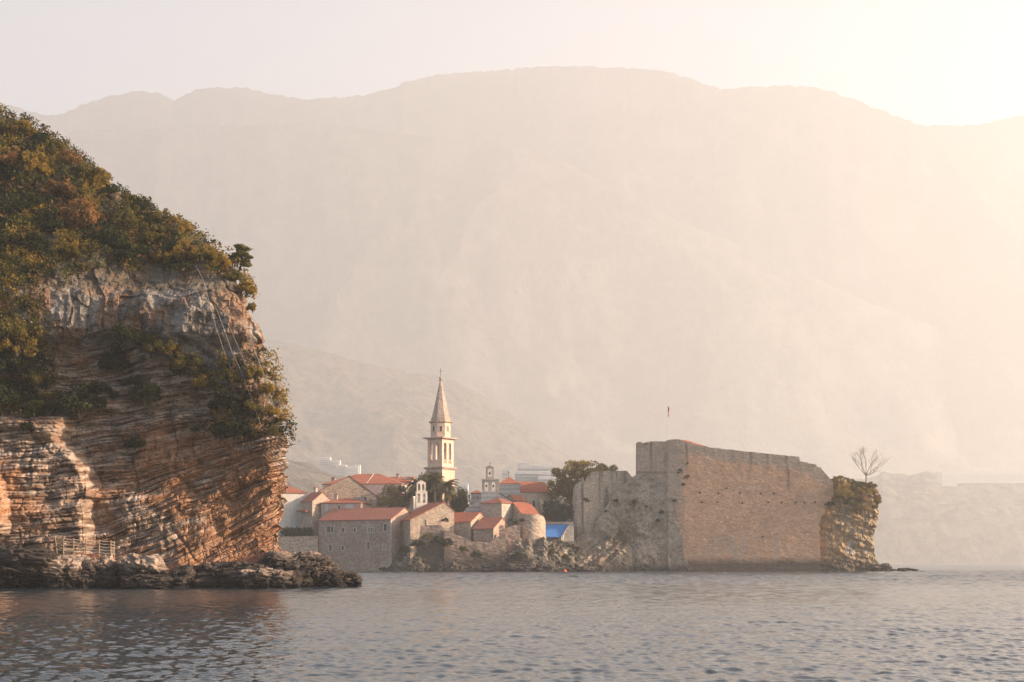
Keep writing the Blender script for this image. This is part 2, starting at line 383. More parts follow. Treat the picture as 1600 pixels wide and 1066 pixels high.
def rock_disp(x, y, z, grey, w=None, sc=1.0):
    w = beds(x, y, z) if w is None else w
    def blocks(t, L, seed):
        q = w/t+0.35*vn(x/1.3, y/1.3, w/t*.3, seed+5); i = np.floor(q); s_ = x*0.9+y*0.5
        v = (s_/L+_hash(i, i*0, i*0, seed)*9.0+0.3*vn(x, y, w, seed+6)); j = np.floor(v)
        fr = q-i; gap = np.exp(-(np.minimum(fr, 1-fr)/0.13)**2)
        fv = v-j; gapv = np.exp(-(np.minimum(fv, 1-fv)/(.10/L))**2)
        return _hash(i, j, i*0, seed+1)-0.5-0.55*gap-.3*gapv
    a = 0.30*sharp(vn(x/4.0, y/4.0, w/0.85, 1))+0.15*sharp(vn(x/2.0, y/2.0, w/0.34, 2))
    a += 0.34*blocks(0.62, 1.9, 71)+0.26*blocks(0.33, 0.9, 81)
    a += 0.42*sharp(vn(x/1.6, y/1.6, w/1.1, 21), 3)*sstep(0.45, 0.65, vn(x/6, y/6, z/5, 22))
    q1 = x/1.7+y*.3+.55*vn(x/1.2, y/1.2, z/2.2, 91)+.25*z*(vn(x/7, 0*x, 0*x, 98)-.5); q2 = z/2.1+1.0*vn(x/1.1+5, y, z/1.3, 92)+_hash(np.floor(q1), q1*0, q1*0, 93); q3 = x/.55+.6*vn(x, y, z, 94); q4 = z/.8+_hash(np.floor(q3), q3*0, q3*0, 95)
    crk = np.exp(-(np.minimum(q1-np.floor(q1), np.ceil(q1)-q1)/.07)**2)
    b = 0.9*(fbm(x/2.6, y/2.6, z/3.4, 5, 14, .6)-0.5)*2+0.55*(_hash(np.floor(q1), np.floor(q2), q1*0, 96)-.5)+0.28*(_hash(np.floor(q3), np.floor(q4), q1*0, 97)-.5)-.16*crk*sstep(.4,.6,vn(x/3,y/3,z/2,99))+.3*(fbm(x/.8,y/.8,z/.8,3,100)-.5)
    rid = np.abs(2*fbm(x/4.2+y/9, 0*x+3, z/9.0, 3, 120)-1); a = a-.32*np.exp(-(rid/.03)**2)+.35*(fbm(x/1.0, y/1.0, z/1.4, 3, 121)-.5)
    return sc*(a*(1-grey)+b*grey + 1.4*(fbm(x/4, y/4, z/4, 5, 16, .6)-0.5)), w
def rock_col(x, y, z, w, grey):
    c = lambda *a: np.array(a)[None, :]
    n1 = vn(x/4, y/4, w/0.42, 41)[:, None]; n2 = vn(x/1.6, y/1.6, w/0.2, 42)[:, None]; n3 = fbm(x/5, y/5, z/4, 4, 43)[:, None]
    n4 = fbm(x/1.2, y/1.2, z/.7, 3, 44)[:, None]
    k = c(.255,.165,.115)*(1-sstep(.35,.7,n1)) + c(.36,.29,.24)*sstep(.35,.7,n1)
    k = k*(1-.7*sstep(.6,.8,n2)) + c(.50,.42,.36)*.7*sstep(.6,.8,n2)
    n5 = vn(x/1.3, y/1.3, w/0.15, 46)[:, None]; k = k*(1-.8*sstep(.46,.25,n2)) + c(.085,.055,.04)*.8*sstep(.46,.25,n2); k = k*(1-.75*sstep(.34,.18,n5)); k = k*(1+.45*sstep(.7,.9,n5))
    n3 = n3+(.12*sstep(-31,-24,x)*sstep(15,9,z)-.07*sstep(-30,-38,x))[:, None]; o = sstep(.48,.66,n3); k = k*(1-.6*o)+c(.38,.185,.085)*.6*o
    g = c(.19,.155,.13)*(1-sstep(.35,.68,n4))+c(.40,.34,.29)*sstep(.35,.68,n4)
    o2 = sstep(.50,.62,fbm(x/2.2, y/2.2, z/3.5, 3, 45))[:, None]; g = g*(1-.6*o2)+c(.34,.17,.08)*.6*o2
    k = k*np.array([[1.0,.95,.90]]); g = g*.72
    return np.clip(k*(1-grey[:, None])+g*grey[:, None], 0.01, 0.9)
m_rock = rockmat('layered_limestone', 0.10, (1, 1, 3.2))
def cliff():
    zs = np.concatenate([np.arange(-1.6, 31, 0.085), np.arange(31, 60, 0.25)])
    nf, na, nsd = 640, 70, 60
    Z = np.repeat(zs[:, None], nf+na+nsd, 1)
    xe = xedge(zs); r = 2.4-sstep(13.5, 12.5, zs)*(1.0+1.2*(fbm(zs/1.2, 0*zs, 0*zs, 3, 33)-.5)+.5*(fbm(zs/.4, 0*zs, 0*zs, 2, 34)-.5))
    xl = np.minimum(-70, xe-12)
    t = np.linspace(0, 1, nf)
    # finer where the photograph looks
    X = np.zeros_like(Z); Y = np.zeros_like(Z); NX = np.zeros_like(Z); NY = np.zeros_like(Z)
    xr = xe-r
    tt = np.concatenate([np.linspace(0, .12, 60), np.linspace(.12, 1, nf-60+1)[1:]])
    fx = np.where(xr[:, None] > -52, np.where(tt[None, :] < .12, xl[:, None]+(-54-xl[:, None])*tt[None, :]/.12, -54+(xr[:, None]+54)*(tt[None, :]-.12)/.88), xl[:, None]+(xr-xl)[:, None]*tt[None, :])
    X[:, :nf] = fx; Y[:, :nf] = cliff_y(fx, Z[:, :nf]); NY[:, :nf] = -1
    y0 = Y[:, nf-1]
    a = np.linspace(0, math.radians(114), na+1)[1:]; ch = sstep(13.0, 12.0, zs)[:, None]; tch = np.linspace(0, 1, na+1)[1:][None, :]
    X[:, nf:nf+na] = xr[:, None]+r[:, None]*np.sin(a)[None, :]; Y[:, nf:nf+na] = y0[:, None]+r[:, None]*(1-np.cos(a))[None, :]
    NX[:, nf:nf+na] = np.sin(a); NY[:, nf:nf+na] = -np.cos(a)
    # low down the corner is broken off: a separate face turned to the sun
    c0 = X[:, nf:nf+na]*(1-ch)+(xr[:, None]+tch*r[:, None])*ch; c1 = Y[:, nf:nf+na]*(1-ch)+(y0[:, None]+tch*r[:, None]*1.35)*ch
    X[:, nf:nf+na] = c0; Y[:, nf:nf+na] = c1; NX[:, nf:nf+na] = NX[:, nf:nf+na]*(1-ch)+.8*ch; NY[:, nf:nf+na] = NY[:, nf:nf+na]*(1-ch)-.6*ch
    d = np.linspace(0, 1, nsd+1)[1:]**2*60
    X[:, nf+na:] = X[:, nf+na-1][:, None]-d*math.cos(math.radians(66)); Y[:, nf+na:] = Y[:, nf+na-1][:, None]+d*math.sin(math.radians(66))
    NX[:, nf+na:] = .91; NY[:, nf+na:] = .41
    x, y, z = X.ravel(), Y.ravel(), Z.ravel()
    # grey band between the brow and the thin beds
    gz = z+2.2*(fbm(x/5, y/5, z/5, 3, 51)-0.5)*2
    low = 24.2-2.0*sstep(-40, -34, x)-5.5*sstep(-31.5, -28, x)
    grey = sstep(low-.6, low+.6, gz)
    dsp, w = rock_disp(x, y, z, grey)
    fade = sstep(60, 50, z)
    x2 = x+NX.ravel()*dsp*fade; y2 = y+NY.ravel()*dsp*fade
    z2 = z+0.12*(vn(x/1.1, y/1.1, w/.4, 61)-.5)
    col = rock_col(x, y, z, w, grey)
    soil_shade = sstep(28.6, 30.0, z+1.6*(fbm(x/2.5, y/2.5, z/2.5, 3, 52)-.5)*2)[:, None]; col = col*(1-soil_shade*.7)+np.array([[.10,.075,.045]])*soil_shade*.7  # dark soil, also painted over the brow to dull the sun on it
    wet = sstep(2.2, .6, z+fbm(x, y, z, 2, 3))[:, None]; col = col*(1-.75*wet)
    V = np.stack([x2, y2, z2], -1)
    o = np_mesh('sea_cliff', V, grid_quads(len(zs), nf+na+nsd), m_rock, col=col, smooth=False)
    tag(o, kind='structure')
    # cap at the top, so the hill is closed from above
    top = V.reshape(len(zs), -1, 3)[-1][::8]
    mb = MB(); mb.poly([tuple(p) for p in top]+[(top[0][0]-20, 260, 59.8)], (0, 0, -1.0)).build('hilltop', m_rock)
    tag(bpy.data.objects['hilltop'], kind='structure')
cliff()
def cliff_at(px, py):
    """where the sight line through px, py meets the cliff"""
    D = 150.0
    for _ in range(60):
        x, z = wx(px, D), wz(py, D); y = float(cliff_y(np.array([x]), np.array([z]))[0]); D += 0.5*(y-D)
    return Vector((wx(px, D), D, wz(py, D)))

# ------------------------------------------------------------------ shore rocks
def boulder(name, c, r, label, seed, group=None, flat=0.6, col=(.17,.13,.11), cut=0.0, res=90, lo=-1.2, rough=0.28, lean=0.0, mat=None, topcol=None, kind='boulder'):
    """a broken block of rock: c centre on the shore, r radii (x, y, z)"""
    nu, nv = res*2, res
    th = np.linspace(0, 2*np.pi, nu); ph = np.linspace(0.0, np.pi, nv)
    TH, PH = np.meshgrid(th, ph)
    sx = np.sign(np.cos(TH))*np.abs(np.cos(TH))**flat; sy = np.sign(np.sin(TH))*np.abs(np.sin(TH))**flat
    s = np.sin(PH)**0.75; X = sx*s; Y = sy*s; Z = np.cos(PH)
    x, y, z = X*r[0], Y*r[1], Z*r[2]
    q = min(r)
    ox, oy, oz = x+c[0]*1.0+seed*7.7, y+c[1], z+c[2]
    m = 1+rough*(fbm(ox/(q*1.1), oy/(q*1.1), oz/(q*1.1), 4, seed)-.5)*2.4
    fac = np.abs(2*fbm(ox/(q*.8), oy/(q*.8), oz/(q*.8), 4, seed+9)-1)
    m -= 0.30*np.exp(-(fac/0.05)**2)*rough*2
    w = oz+0.35*ox*lean
    m += rough*0.32*sharp(vn(ox/(q*.9), oy/(q*.9), w/(q*.16), seed+2), 5)+rough*.16*sharp(vn(ox/.4, oy/.4, w/.13, seed+3), 4)
    X2, Y2, Z2 = x*m, y*m, z*m
    Z2 = np.where(Z2 < lo-c[2], lo-c[2], Z2)
    X2[:, -1] = X2[:, 0]; Y2[:, -1] = Y2[:, 0]; Z2[:, -1] = Z2[:, 0]
    V = np.stack([X2, Y2, Z2], -1)
    zz = (Z2+c[2]).ravel()
    n = vn(ox.ravel()/.7, oy.ravel()/.7, w.ravel()/.2, 3)[:, None]
    base = np.array([col])*(0.65+.8*n)
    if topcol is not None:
        k = sstep(topcol[0], topcol[0]+1.0, zz+n[:, 0]*.6)[:, None]; base = base*(1-k)+np.array([topcol[1]])*(0.7+.6*n)*k  # paler crest: the sunlit top is painted into the colour
    wet = sstep(1.3, .4, zz+.6*n[:, 0])[:, None]; base = base*(1-.72*wet)
    o = np_mesh(name, V, grid_quads(nv, nu), mat or m_rock2, col=base, smooth=False)
    o.location = c
    return tag(o, label, kind, group)
m_rock2 = rockmat('shore_rock', 0.09, (1, 1, 2.2))
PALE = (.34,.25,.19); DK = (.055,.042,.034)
def brock(px0, px1, py0, py1, D, dep, label, seed, **k):
    cx = wx((px0+px1)/2, D); rx = (px1-px0)/2*D/F; zt = wz(py0, D); zb = wz(py1, D)-.5
    rz = (zt-zb)/2*0.93
    return boulder('boulder', (cx, D, (zt+zb)/2), (rx*1.0, dep, rz), label, seed, **k)
GS = 'rocks along the foot of the cliff'
brock(-120, 92, 843, 924, 146.5, 5.5, 'dark ledged rock shelf in front of the cliff at the left edge of the photo', 101, group=GS, col=DK, lean=.3, res=150, rough=.30, flat=.5)
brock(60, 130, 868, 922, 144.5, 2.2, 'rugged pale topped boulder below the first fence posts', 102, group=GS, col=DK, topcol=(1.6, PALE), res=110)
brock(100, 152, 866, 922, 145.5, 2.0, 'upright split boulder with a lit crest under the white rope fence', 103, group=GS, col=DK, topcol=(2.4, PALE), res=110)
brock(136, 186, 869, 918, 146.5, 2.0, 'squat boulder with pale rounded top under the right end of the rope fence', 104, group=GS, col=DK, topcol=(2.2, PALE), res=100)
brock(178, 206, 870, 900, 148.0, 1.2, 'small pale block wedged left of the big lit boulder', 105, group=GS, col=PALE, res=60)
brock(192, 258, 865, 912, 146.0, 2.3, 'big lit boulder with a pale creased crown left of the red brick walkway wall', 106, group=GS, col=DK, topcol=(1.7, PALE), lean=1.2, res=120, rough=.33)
brock(190, 268, 896, 920, 143.5, 1.7, 'low flat rock at the waterline in front of the big lit boulder', 107, group=GS, col=DK, res=80)
brock(264, 304, 882, 920, 145.0, 1.7, 'dark standing boulder with a lit right edge in the middle of the shore', 108, group=GS, col=DK, topcol=(2.3, (.25,.19,.15)), res=80)
brock(300, 428, 877, 921, 147.5, 3.4, 'long dark shore rock below the stepped fence posts', 109, group=GS, col=DK, res=150, rough=.26, flat=.5, lean=-.6)
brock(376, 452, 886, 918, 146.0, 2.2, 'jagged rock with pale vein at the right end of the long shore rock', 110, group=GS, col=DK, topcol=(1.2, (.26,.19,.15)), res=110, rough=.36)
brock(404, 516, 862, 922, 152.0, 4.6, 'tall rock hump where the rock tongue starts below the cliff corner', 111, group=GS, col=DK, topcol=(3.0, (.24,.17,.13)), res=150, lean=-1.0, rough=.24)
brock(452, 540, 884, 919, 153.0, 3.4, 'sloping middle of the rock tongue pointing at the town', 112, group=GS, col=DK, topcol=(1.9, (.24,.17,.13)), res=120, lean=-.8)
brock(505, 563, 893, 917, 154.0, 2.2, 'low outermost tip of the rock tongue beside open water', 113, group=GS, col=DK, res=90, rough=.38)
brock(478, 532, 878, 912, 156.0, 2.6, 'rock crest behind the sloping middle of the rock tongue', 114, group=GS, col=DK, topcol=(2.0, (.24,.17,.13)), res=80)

# ------------------------------------------------------------------ walkway, rails
m_brick = stone('red_walkway_wall', (.26,.10,.065), (.32,.15,.10), (.15,.10,.08), 5, .3)
m_post = plain('weathered_post', (.33,.22,.12), .8, .3); m_dark = plain('rusty_iron', (.05,.035,.03), .7, .3)
m_rope = plain('pale_rope', (.62,.58,.50), .9, .1)
path = [(-60, 858, 146.5), (60, 860, 147), (98, 864, 147.5), (150, 866, 148), (200, 876, 148.6), (262, 884, 148.8), (330, 883, 148.9), (352, 880, 148.9), (380, 872, 149), (410, 864, 149.2), (440, 861, 150)]
mb = MB()
for i in range(len(path)-1):
    a, b = W(*path[i]), W(*path[i+1])
    mb.poly([a, b, Vector((b.x, b.y, -.8)), Vector((a.x, a.y, -.8))], (0, 4.5, 0))
tag(mb.build('walkway', m_brick), kind='structure')
def rail(name, pts, h, label, pr, ropes, mp, mr, lean=None):
    e = empty(name, W(*pts[0]), 0, label, 'fence')
    o0 = e.location.copy(); tops = []
    for i, p in enumerate(pts):
        b = W(*p)-o0; t = b+Vector(((lean[i] if lean else 0), 0, h)); tops.append((b, t))
        MB().tube([b-Vector((0, 0, .5)), t], pr, 6).build('post', mp, e)
    for k in range(ropes):
        f = (k+1)/(ropes+.3); pp = []
        for i in range(len(tops)-1):
            for j in range(5):
                u = j/5; A = tops[i][0].lerp(tops[i][1], f); B = tops[i+1][0].lerp(tops[i+1][1], f)
                q = A.lerp(B, u); q.z -= .06*math.sin(math.pi*u); pp.append(q)
        pp.append(tops[-1][0].lerp(tops[-1][1], f))
        MB().tube(pp, .022, 4).build('rope', mr, e)
rail('rope_fence', [(90, 863, 146.2), (99, 864, 146.2), (115, 866, 146.2), (134, 867, 146.3), (155, 868, 146.4), (173, 869, 146.6), (178.5, 870, 147.3)], 1.5, 'wooden post fence with pale ropes on the rocks at the left', .065, 5, m_post, m_rope, [-.25, .02, 0, 0, 0, 0, 0])
rail('walkway_rail', [(324, 880, 147.6), (348, 876, 147.6), (375, 869, 147.8), (403, 865, 148.2), (427, 862, 148.6)], 1.25, 'dark iron posts with thin cables climbing the walkway at the cliff corner', .06, 2, m_dark, m_dark, [-.45, -.45, -.4, 0, 0])

# ------------------------------------------------------------------ cables of the rockfall net on the right of the cliff
m_cable = plain('pale_cable', (.36,.29,.24), .7, .1)
for lab, pts in (('leftmost pale cable hanging down the grey rock near the cliff corner', [(307,418),(318,440),(328,475),(337,510),(350,550),(366,590)]),
                 ('second pale cable from the left, the longest, down to the lower shrubs', [(336,478),(350,515),(362,550),(375,578),(384,600),(398,640),(409,668)]),
                 ('third pale cable from the left on the grey rock near the corner', [(357,508),(370,538),(383,568),(397,598),(415,642)]),
                 ('rightmost pale cable close to the cliff outline', [(380,497),(390,525),(402,560),(416,595),(428,640)])):
    P = []
    for a, b in pts:
        q = cliff_at(a, b); P.append(q+Vector((.15, -1.0, 0)))
    e = MB().tube(P, .022, 5).build('cable', m_cable); tag(e, lab, 'cable', 'cables on the cliff')
# ------------------------------------------------------------------ foliage
def leaf_quads(P, size, rng, N=None, flat=0.0):
    """one small folded leaf spray (a quad) at each point P"""
    n = len(P)
    a = rng.normal(size=(n, 3)); 
    if N is not None: a = a*(1-flat)+N*flat*1.5
    a /= np.linalg.norm(a, axis=1)[:, None]+1e-9
    b = rng.normal(size=(n, 3)); u = np.cross(a, b); u /= np.linalg.norm(u, axis=1)[:, None]+1e-9
    v = np.cross(a, u)
    s = (size*rng.uniform(.6, 1.4, n))[:, None]
    u = u*s; v = v*s*0.6
    V = np.stack([P-u, P-v*.9+a*s*.15, P+u, P+v*.9+a*s*.15], 1).reshape(-1, 3)
    return V, np.arange(4*n).reshape(n, 4)
def crown_points(rng, n, blobs, shell=0.45):
    """points over a heap of blobs: (cx,cy,cz,rx,ry,rz)"""
    B = np.array(blobs); wgt = (B[:, 3]*B[:, 5]); wgt = wgt/wgt.sum()
    k = rng.choice(len(B), n, p=wgt)
    d = rng.normal(size=(n, 3)); d /= np.linalg.norm(d, axis=1)[:, None]
    r = 1-shell*rng.random(n)**2*1.0
    m = 0.8+0.5*fbm(d[:, 0]*2.2+k*3.1, d[:, 1]*2.2, d[:, 2]*2.2, 2, 7)
    return B[k, :3]+d*B[k, 3:6]*(r*m)[:, None], d
def bush_mesh(name, seed, n=2600, leaf=0.075, nblob=14, tall=0.8, spread=1.0, droop=0.0):
    rng = np.random.default_rng(seed); bl = []
    for i in range(nblob):
        a = rng.uniform(0, 6.283); q = rng.random()**.5*0.85*spread; h = rng.uniform(.05, 1.0)**1.2
        s = rng.uniform(.12, .30)*(1.15-.4*h)
        bl.append((q*math.cos(a)*(1.1-.5*h), q*math.sin(a)*(1.1-.5*h), h*tall*1.2, s, s, s*.8))
    P, d = crown_points(rng, n, bl, .3)
    V, Q = leaf_quads(P, np.full(n, leaf), rng, d, .3)
    me_o = np_mesh(name, V, Q, None, None, smooth=False)
    me = me_o.data; bpy.data.objects.remove(me_o)
    st = MB()
    for b in bl[:7]: st.tube([(0, 0, -.35), (b[0]*.4, b[1]*.4, b[2]*.4), (b[0], b[1], b[2])], [.05, .035, .012], 5)
    so = st.build('stem_src', m_bark); sm = so.data; bpy.data.objects.remove(so)
    return me, sm
m_bark = plain('bark', (.10,.07,.045), .95, .3)
LM = {
 'dark':   leafmat('evergreen_leaves', (.018,.028,.010), (.035,.045,.014), (.07,.07,.02), .22),
 'olive':  leafmat('olive_leaves', (.06,.062,.018), (.13,.115,.03), (.26,.19,.05), .4),
 'gold':   leafmat('golden_leaves', (.11,.09,.024), (.30,.20,.045), (.40,.28,.07), .45),
 'russet': leafmat('russet_leaves', (.07,.05,.022), (.26,.13,.05), (.34,.20,.09), .35),
 'silver': leafmat('grey_leaves', (.12,.12,.07), (.20,.19,.12), (.30,.27,.18), .30),
}
for m in LM.values(): m['leaf'] = True
BUSH = [bush_mesh('leaf_crown', 50+i, 3400 if i < 4 else 2600, .062 if i < 4 else .055, 24+i, .8 if i % 2 else .65) for i in range(6)]
def link_obj_mat(o, m):
    if not o.data.materials: o.data.materials.append(None)
    o.material_slots[0].link = 'OBJECT'; o.material_slots[0].material = m
_bc = [0]
def bush(loc, r, kind, label, group=None, sz=1.0, name='shrub', cat='shrub'):
    i = _bc[0]; _bc[0] += 1
    e = empty(name, loc, (i*2.399) % 6.28, label, cat, group); e.scale = (r*(.85+.35*((i*37) % 10)/10), r, r*sz*(.85+.3*((i*53) % 10)/10))
    cm, sm = BUSH[i % len(BUSH)]
    c = bpy.data.objects.new('crown', cm); COL.objects.link(c); c.parent = e; link_obj_mat(c, LM[kind])
    s = bpy.data.objects.new('stem', sm); COL.objects.link(s); s.parent = e
    return e
def cbush(px, py, rpx, kind, label, sz=1.0, group=None, out=0.35):
    q = cliff_at(px, py); r = rpx*q.y/F
    return bush(q+Vector((0, -r*out, -r*0.55)), r*1.08, kind, label, group, sz)

# a mat of scrub and grass over the top of the cliff and down its right shoulder: nobody could count it
def scrub():
    rng = np.random.default_rng(9); P = []; N = []
    def density(px, py):
        edge = interp(px, [(0,455),(40,450),(90,425),(130,412),(180,414),(240,420),(285,425),(310,412),(330,432),(360,440),(385,452),(410,470)])
        d = sstep(10, -10, py-edge-8+50*(fbm(px/26, py/26, 0*px, 3, 2)-.5))
        d = np.maximum(d, 0.85*sstep(112, 60, px+44*(fbm(px/22, py/22, 0*px, 3, 3)-.5)+.25*np.abs(py-590))*sstep(440, 480, py)*sstep(668, 630, py))
        lo = interp(py, [(470,600),(545,425),(560,335),(600,330),(640,322),(700,345),(712,400)])
        d = np.maximum(d, 0.6*sstep(lo-6, lo+14, px+30*(fbm(px/24, py/24, 0*px, 3, 4)-.5))*sstep(530, 575, py+0.0*px)*sstep(702, 680, py+20*(fbm(px/15, py/15, 0*px, 2, 5)-.5))*sstep(700, 640, px))
        return d
    n = 46000
    px = rng.uniform(-60, 460, n); py = rng.uniform(150, 715, n)
    k = rng.random(n) < density(px, py)*.8*sstep(.28, .5, fbm(px/20, py/20, 0*px, 3, 19)); px, py = px[k], py[k]
    D = np.full(len(px), 150.0)
    for _ in range(26):
        D += 0.5*(cliff_y(wx(px, D), wz(py, D))-D)
    x, z = wx(px, D), wz(py, D)
    inside = x < xedge(z)+0.9
    x, z, D, px, py = x[inside], z[inside], D[inside], px[inside], py[inside]
    xe = xedge(z); cor = sstep(2.6, 0.2, xe-x)
    D = D + cor*1.8
    h = 0.15+1.0*fbm(x/1.4, D/1.4, z/1.4, 3, 6)**1.5*rng.random(len(x))**.5*1.6
    P = np.stack([x+cor*.3, D-h*0.9, z+h*0.55], 1)
    # each point becomes a tuft of five sprays
    P = np.repeat(P, 5, 0)+rng.normal(size=(len(P)*5, 3))*np.array([.22, .22, .2])
    V, Q = leaf_quads(P, np.full(len(P), .15), rng)
    hue = fbm(P[:, 0]/2.6, P[:, 1]/2.6, P[:, 2]/2.6, 3, 88); right = sstep(-34, -27, P[:, 0])
    idx = np.where(hue+.12*right > .60, 2, np.where(hue > .50, 1, 0)); idx = np.where((hue < .40) & (rng.random(len(P)) < .5), 3, idx)  # more gold leaves towards the right paint in the sunlit rims
    o = np_mesh('hillside_scrub', V, Q, None, None, smooth=False, mats=[LM['dark'], LM['olive'], LM['gold'], LM['russet']], midx=idx)
    tag(o, kind='stuff')
scrub()

CB = [  # px, py, radius px, colour, label, height factor
 (8,196,22,'olive','olive shrub on the skyline at the very top left corner of the hill',1),
 (38,205,20,'gold','golden shrub on the skyline, second bush from the top left corner',1),
 (62,218,18,'dark','dark shrub on the hill skyline, third bush from the top left corner',1),
 (88,232,18,'olive','olive shrub on the skyline above the russet slope trees',1),
 (112,246,19,'russet','brown leaved bush standing up from the upper skyline',1.1),
 (140,266,18,'olive','rounded olive bush on the skyline right of the brown leaved bush',1),
 (158,278,16,'gold','tall yellowish bush on the skyline where the slope steepens',1.3),
 (176,298,15,'dark','dark bush just below the skyline halfway up the slope',1),
 (203,308,17,'olive','low olive bush on the skyline at the middle of the slope',.9),
 (228,320,15,'dark','dark spiky bush on the skyline right of the slope middle',1),
 (255,334,18,'olive','dense olive bush on the skyline, left of the golden grass',1),
 (282,352,19,'gold','golden bush on the skyline above the long cables',1),
 (20,248,30,'russet','large orange brown autumn tree near the left edge high on the slope',1),
 (60,262,27,'gold','broad yellow brown bush high on the slope beside the autumn tree',1),
 (100,296,28,'russet','russet bush in the middle of the high slope',1),
 (132,340,32,'russet','big red orange autumn tree in the middle of the wooded slope',1.1),
 (82,345,30,'dark','dark green thicket left of the big red orange tree',1),
 (40,320,30,'dark','dark green thicket below the left autumn tree',1),
 (14,365,28,'dark','dark thicket at the left edge halfway down the wooded slope',1),
 (60,388,26,'dark','dark bush above the grey rock near the left edge',1),
 (108,392,24,'olive','dull olive bush above the grey rock face',.9),
 (168,370,28,'dark','dark green bush right of the big red orange tree',1),
 (158,408,20,'silver','grey green bush at the lower edge of the wood',.9),
 (205,345,26,'olive','olive green bush below the slope skyline',1),
 (212,392,25,'dark','dark bush in the lower right of the wooded slope',1),
 (245,372,24,'olive','olive bush above the start of the cables',1),
 (258,405,20,'gold','sunlit bush at the lower edge of the wood, left of the cables',1),
 (292,396,22,'gold','yellow green bush right beside the top of the cables',1.2),
 (322,392,19,'gold','bright yellow shrub on the shoulder of the cliff',1),
 (345,405,17,'gold','bright yellow shrub lower on the shoulder of the cliff',1),
 (366,428,17,'olive','olive shrub at the outer brow of the cliff',1),
 (386,452,14,'gold','golden shrub clinging to the brow outline of the cliff',1.2),
 (396,480,9,'gold','small golden tuft on the cliff outline below the brow',1.2),
 (50,268,16,'silver','pale grey green bush on the high slope near the left edge',1),
 (12,505,28,'olive','sunlit olive tree on the left edge below the grey rock',1.1),
 (30,535,24,'gold','golden sided bush near the left edge beside the red layered hollow',1.1),
 (8,560,26,'dark','dark bush at the left edge below the sunlit olive tree',1),
 (26,586,13,'russet','small bright orange bush near the left edge',1),
 (58,588,20,'olive','olive bush right of the small orange bush',.9),
 (8,612,24,'dark','dark bush at the left edge above the pale rock ledge',1),
 (94,598,8,'silver','small pale round tuft above the big dark bush',1),
 (130,622,30,'dark','big dark bush hanging over the layered face above the left buttress',1),
 (160,604,22,'dark','dark bush just right of the big hanging dark bush',.8),
 (78,634,22,'olive','sunlit bush on top of the left buttress',1),
 (40,662,14,'dark','small dark bush in the ledges of the left buttress',.8),
 (112,650,8,'silver','dry pale twiggy tuft at the edge of the left buttress',1),
 (214,688,14,'dark','lone round dark bush in the middle of the layered face',.9),
 (205,520,22,'dark','dark bush under the grey rock, left of the sunlit ledge bush',1),
 (182,560,18,'dark','dark trailing bush below the grey rock',1.4),
 (240,538,18,'olive','olive bush at the left end of the sunlit ledge',1),
 (272,542,20,'gold','golden bush on the sunlit ledge in the middle of the cliff',1),
 (298,568,20,'olive','olive bush at the centre of the sunlit ledge',1.1),
 (320,592,16,'gold','golden bush at the lower end of the sunlit ledge',1.1),
 (230,612,20,'dark','dark bush hanging in the layered face below the sunlit ledge',1),
 (212,592,13,'dark','small dark bush beside the trailing bush',1),
 (366,590,22,'olive','olive shrub among the cables on the right of the cliff',1),
 (400,582,18,'gold','golden shrub near the outline below the bare rock corner',1.1),
 (418,606,15,'gold','upper golden shrub on the right outline of the cliff',1.1),
 (424,640,15,'gold','lower golden shrub on the right outline of the cliff',1.2),
 (428,672,11,'olive','lowest olive shrub on the right outline of the cliff',1.1),
 (395,630,20,'olive','olive shrub in the thicket right of the long cables',1),
 (352,630,26,'dark','dark shrub in the thicket left of the long cables',1.1),
 (378,668,24,'dark','lowest dark shrub in the thicket above the dipping layers',1),
 (345,672,18,'dark','dark brown shrub at the lower left of the thicket',1),
 (305,668,9,'dark','small dark bush left of the thicket above the dipping layers',1),
 (413,545,6,'olive','tiny olive tuft on the outline of the bare rock corner',1),
]
for b in CB: cbush(b[0], b[1], b[2]*(1.3 if b[1] > 485 and b[2] > 12 and b[0] < 335 else 1.12 if b[1] < 485 else .95), b[3], b[4], sz=b[5], group='shrubs on the cliff', out=.5)

# the small leaning pine on the brow
def pine(px, py, label):
    base = cliff_at(366, 415); base.y += 2.0
    top = W(px, py, base.y)
    e = empty('pine_tree', base, 0, label, 'tree')
    rng = np.random.default_rng(3); t = MB()
    d = top-base
    t.tube([(0, 0, -.6), d*.35+Vector((.15, 0, -.1)), d*.75, d], [.14, .11, .08, .04], 7)
    k = base.y/F
    pads = [(374,385,9,3),(384,389,9,3),(378,397,11,3.5),(388,402,7,3),(381,408,10,3),(386,414,8,3),(371,399,6,3),(377,391,8,3)]
    bl = []
    for a, b, r, h in pads:
        c = W(a, b, base.y+rng.uniform(-.5, .5))-base; t.tube([d*rng.uniform(.45, .8), c], [.05, .02], 5)
        bl.append((c.x, c.y, c.z, r*k, r*k*.9, h*k))
    t.build('trunk', m_bark, e)
    P, dd = crown_points(rng, 2600, bl, .7); V, Q = leaf_quads(P, np.full(len(P), .10), rng)
    np_mesh('crown', V, Q, LM['olive'], e, smooth=False)
pine(381, 392, 'small leaning pine standing clear of the brow against the haze')
cb2 = cliff_at(352, 398)
bush(cb2+Vector((.6, 2.2, -.3)), .95, 'olive', 'round bush behind the brow, left of the leaning pine', 'shrubs on the cliff')
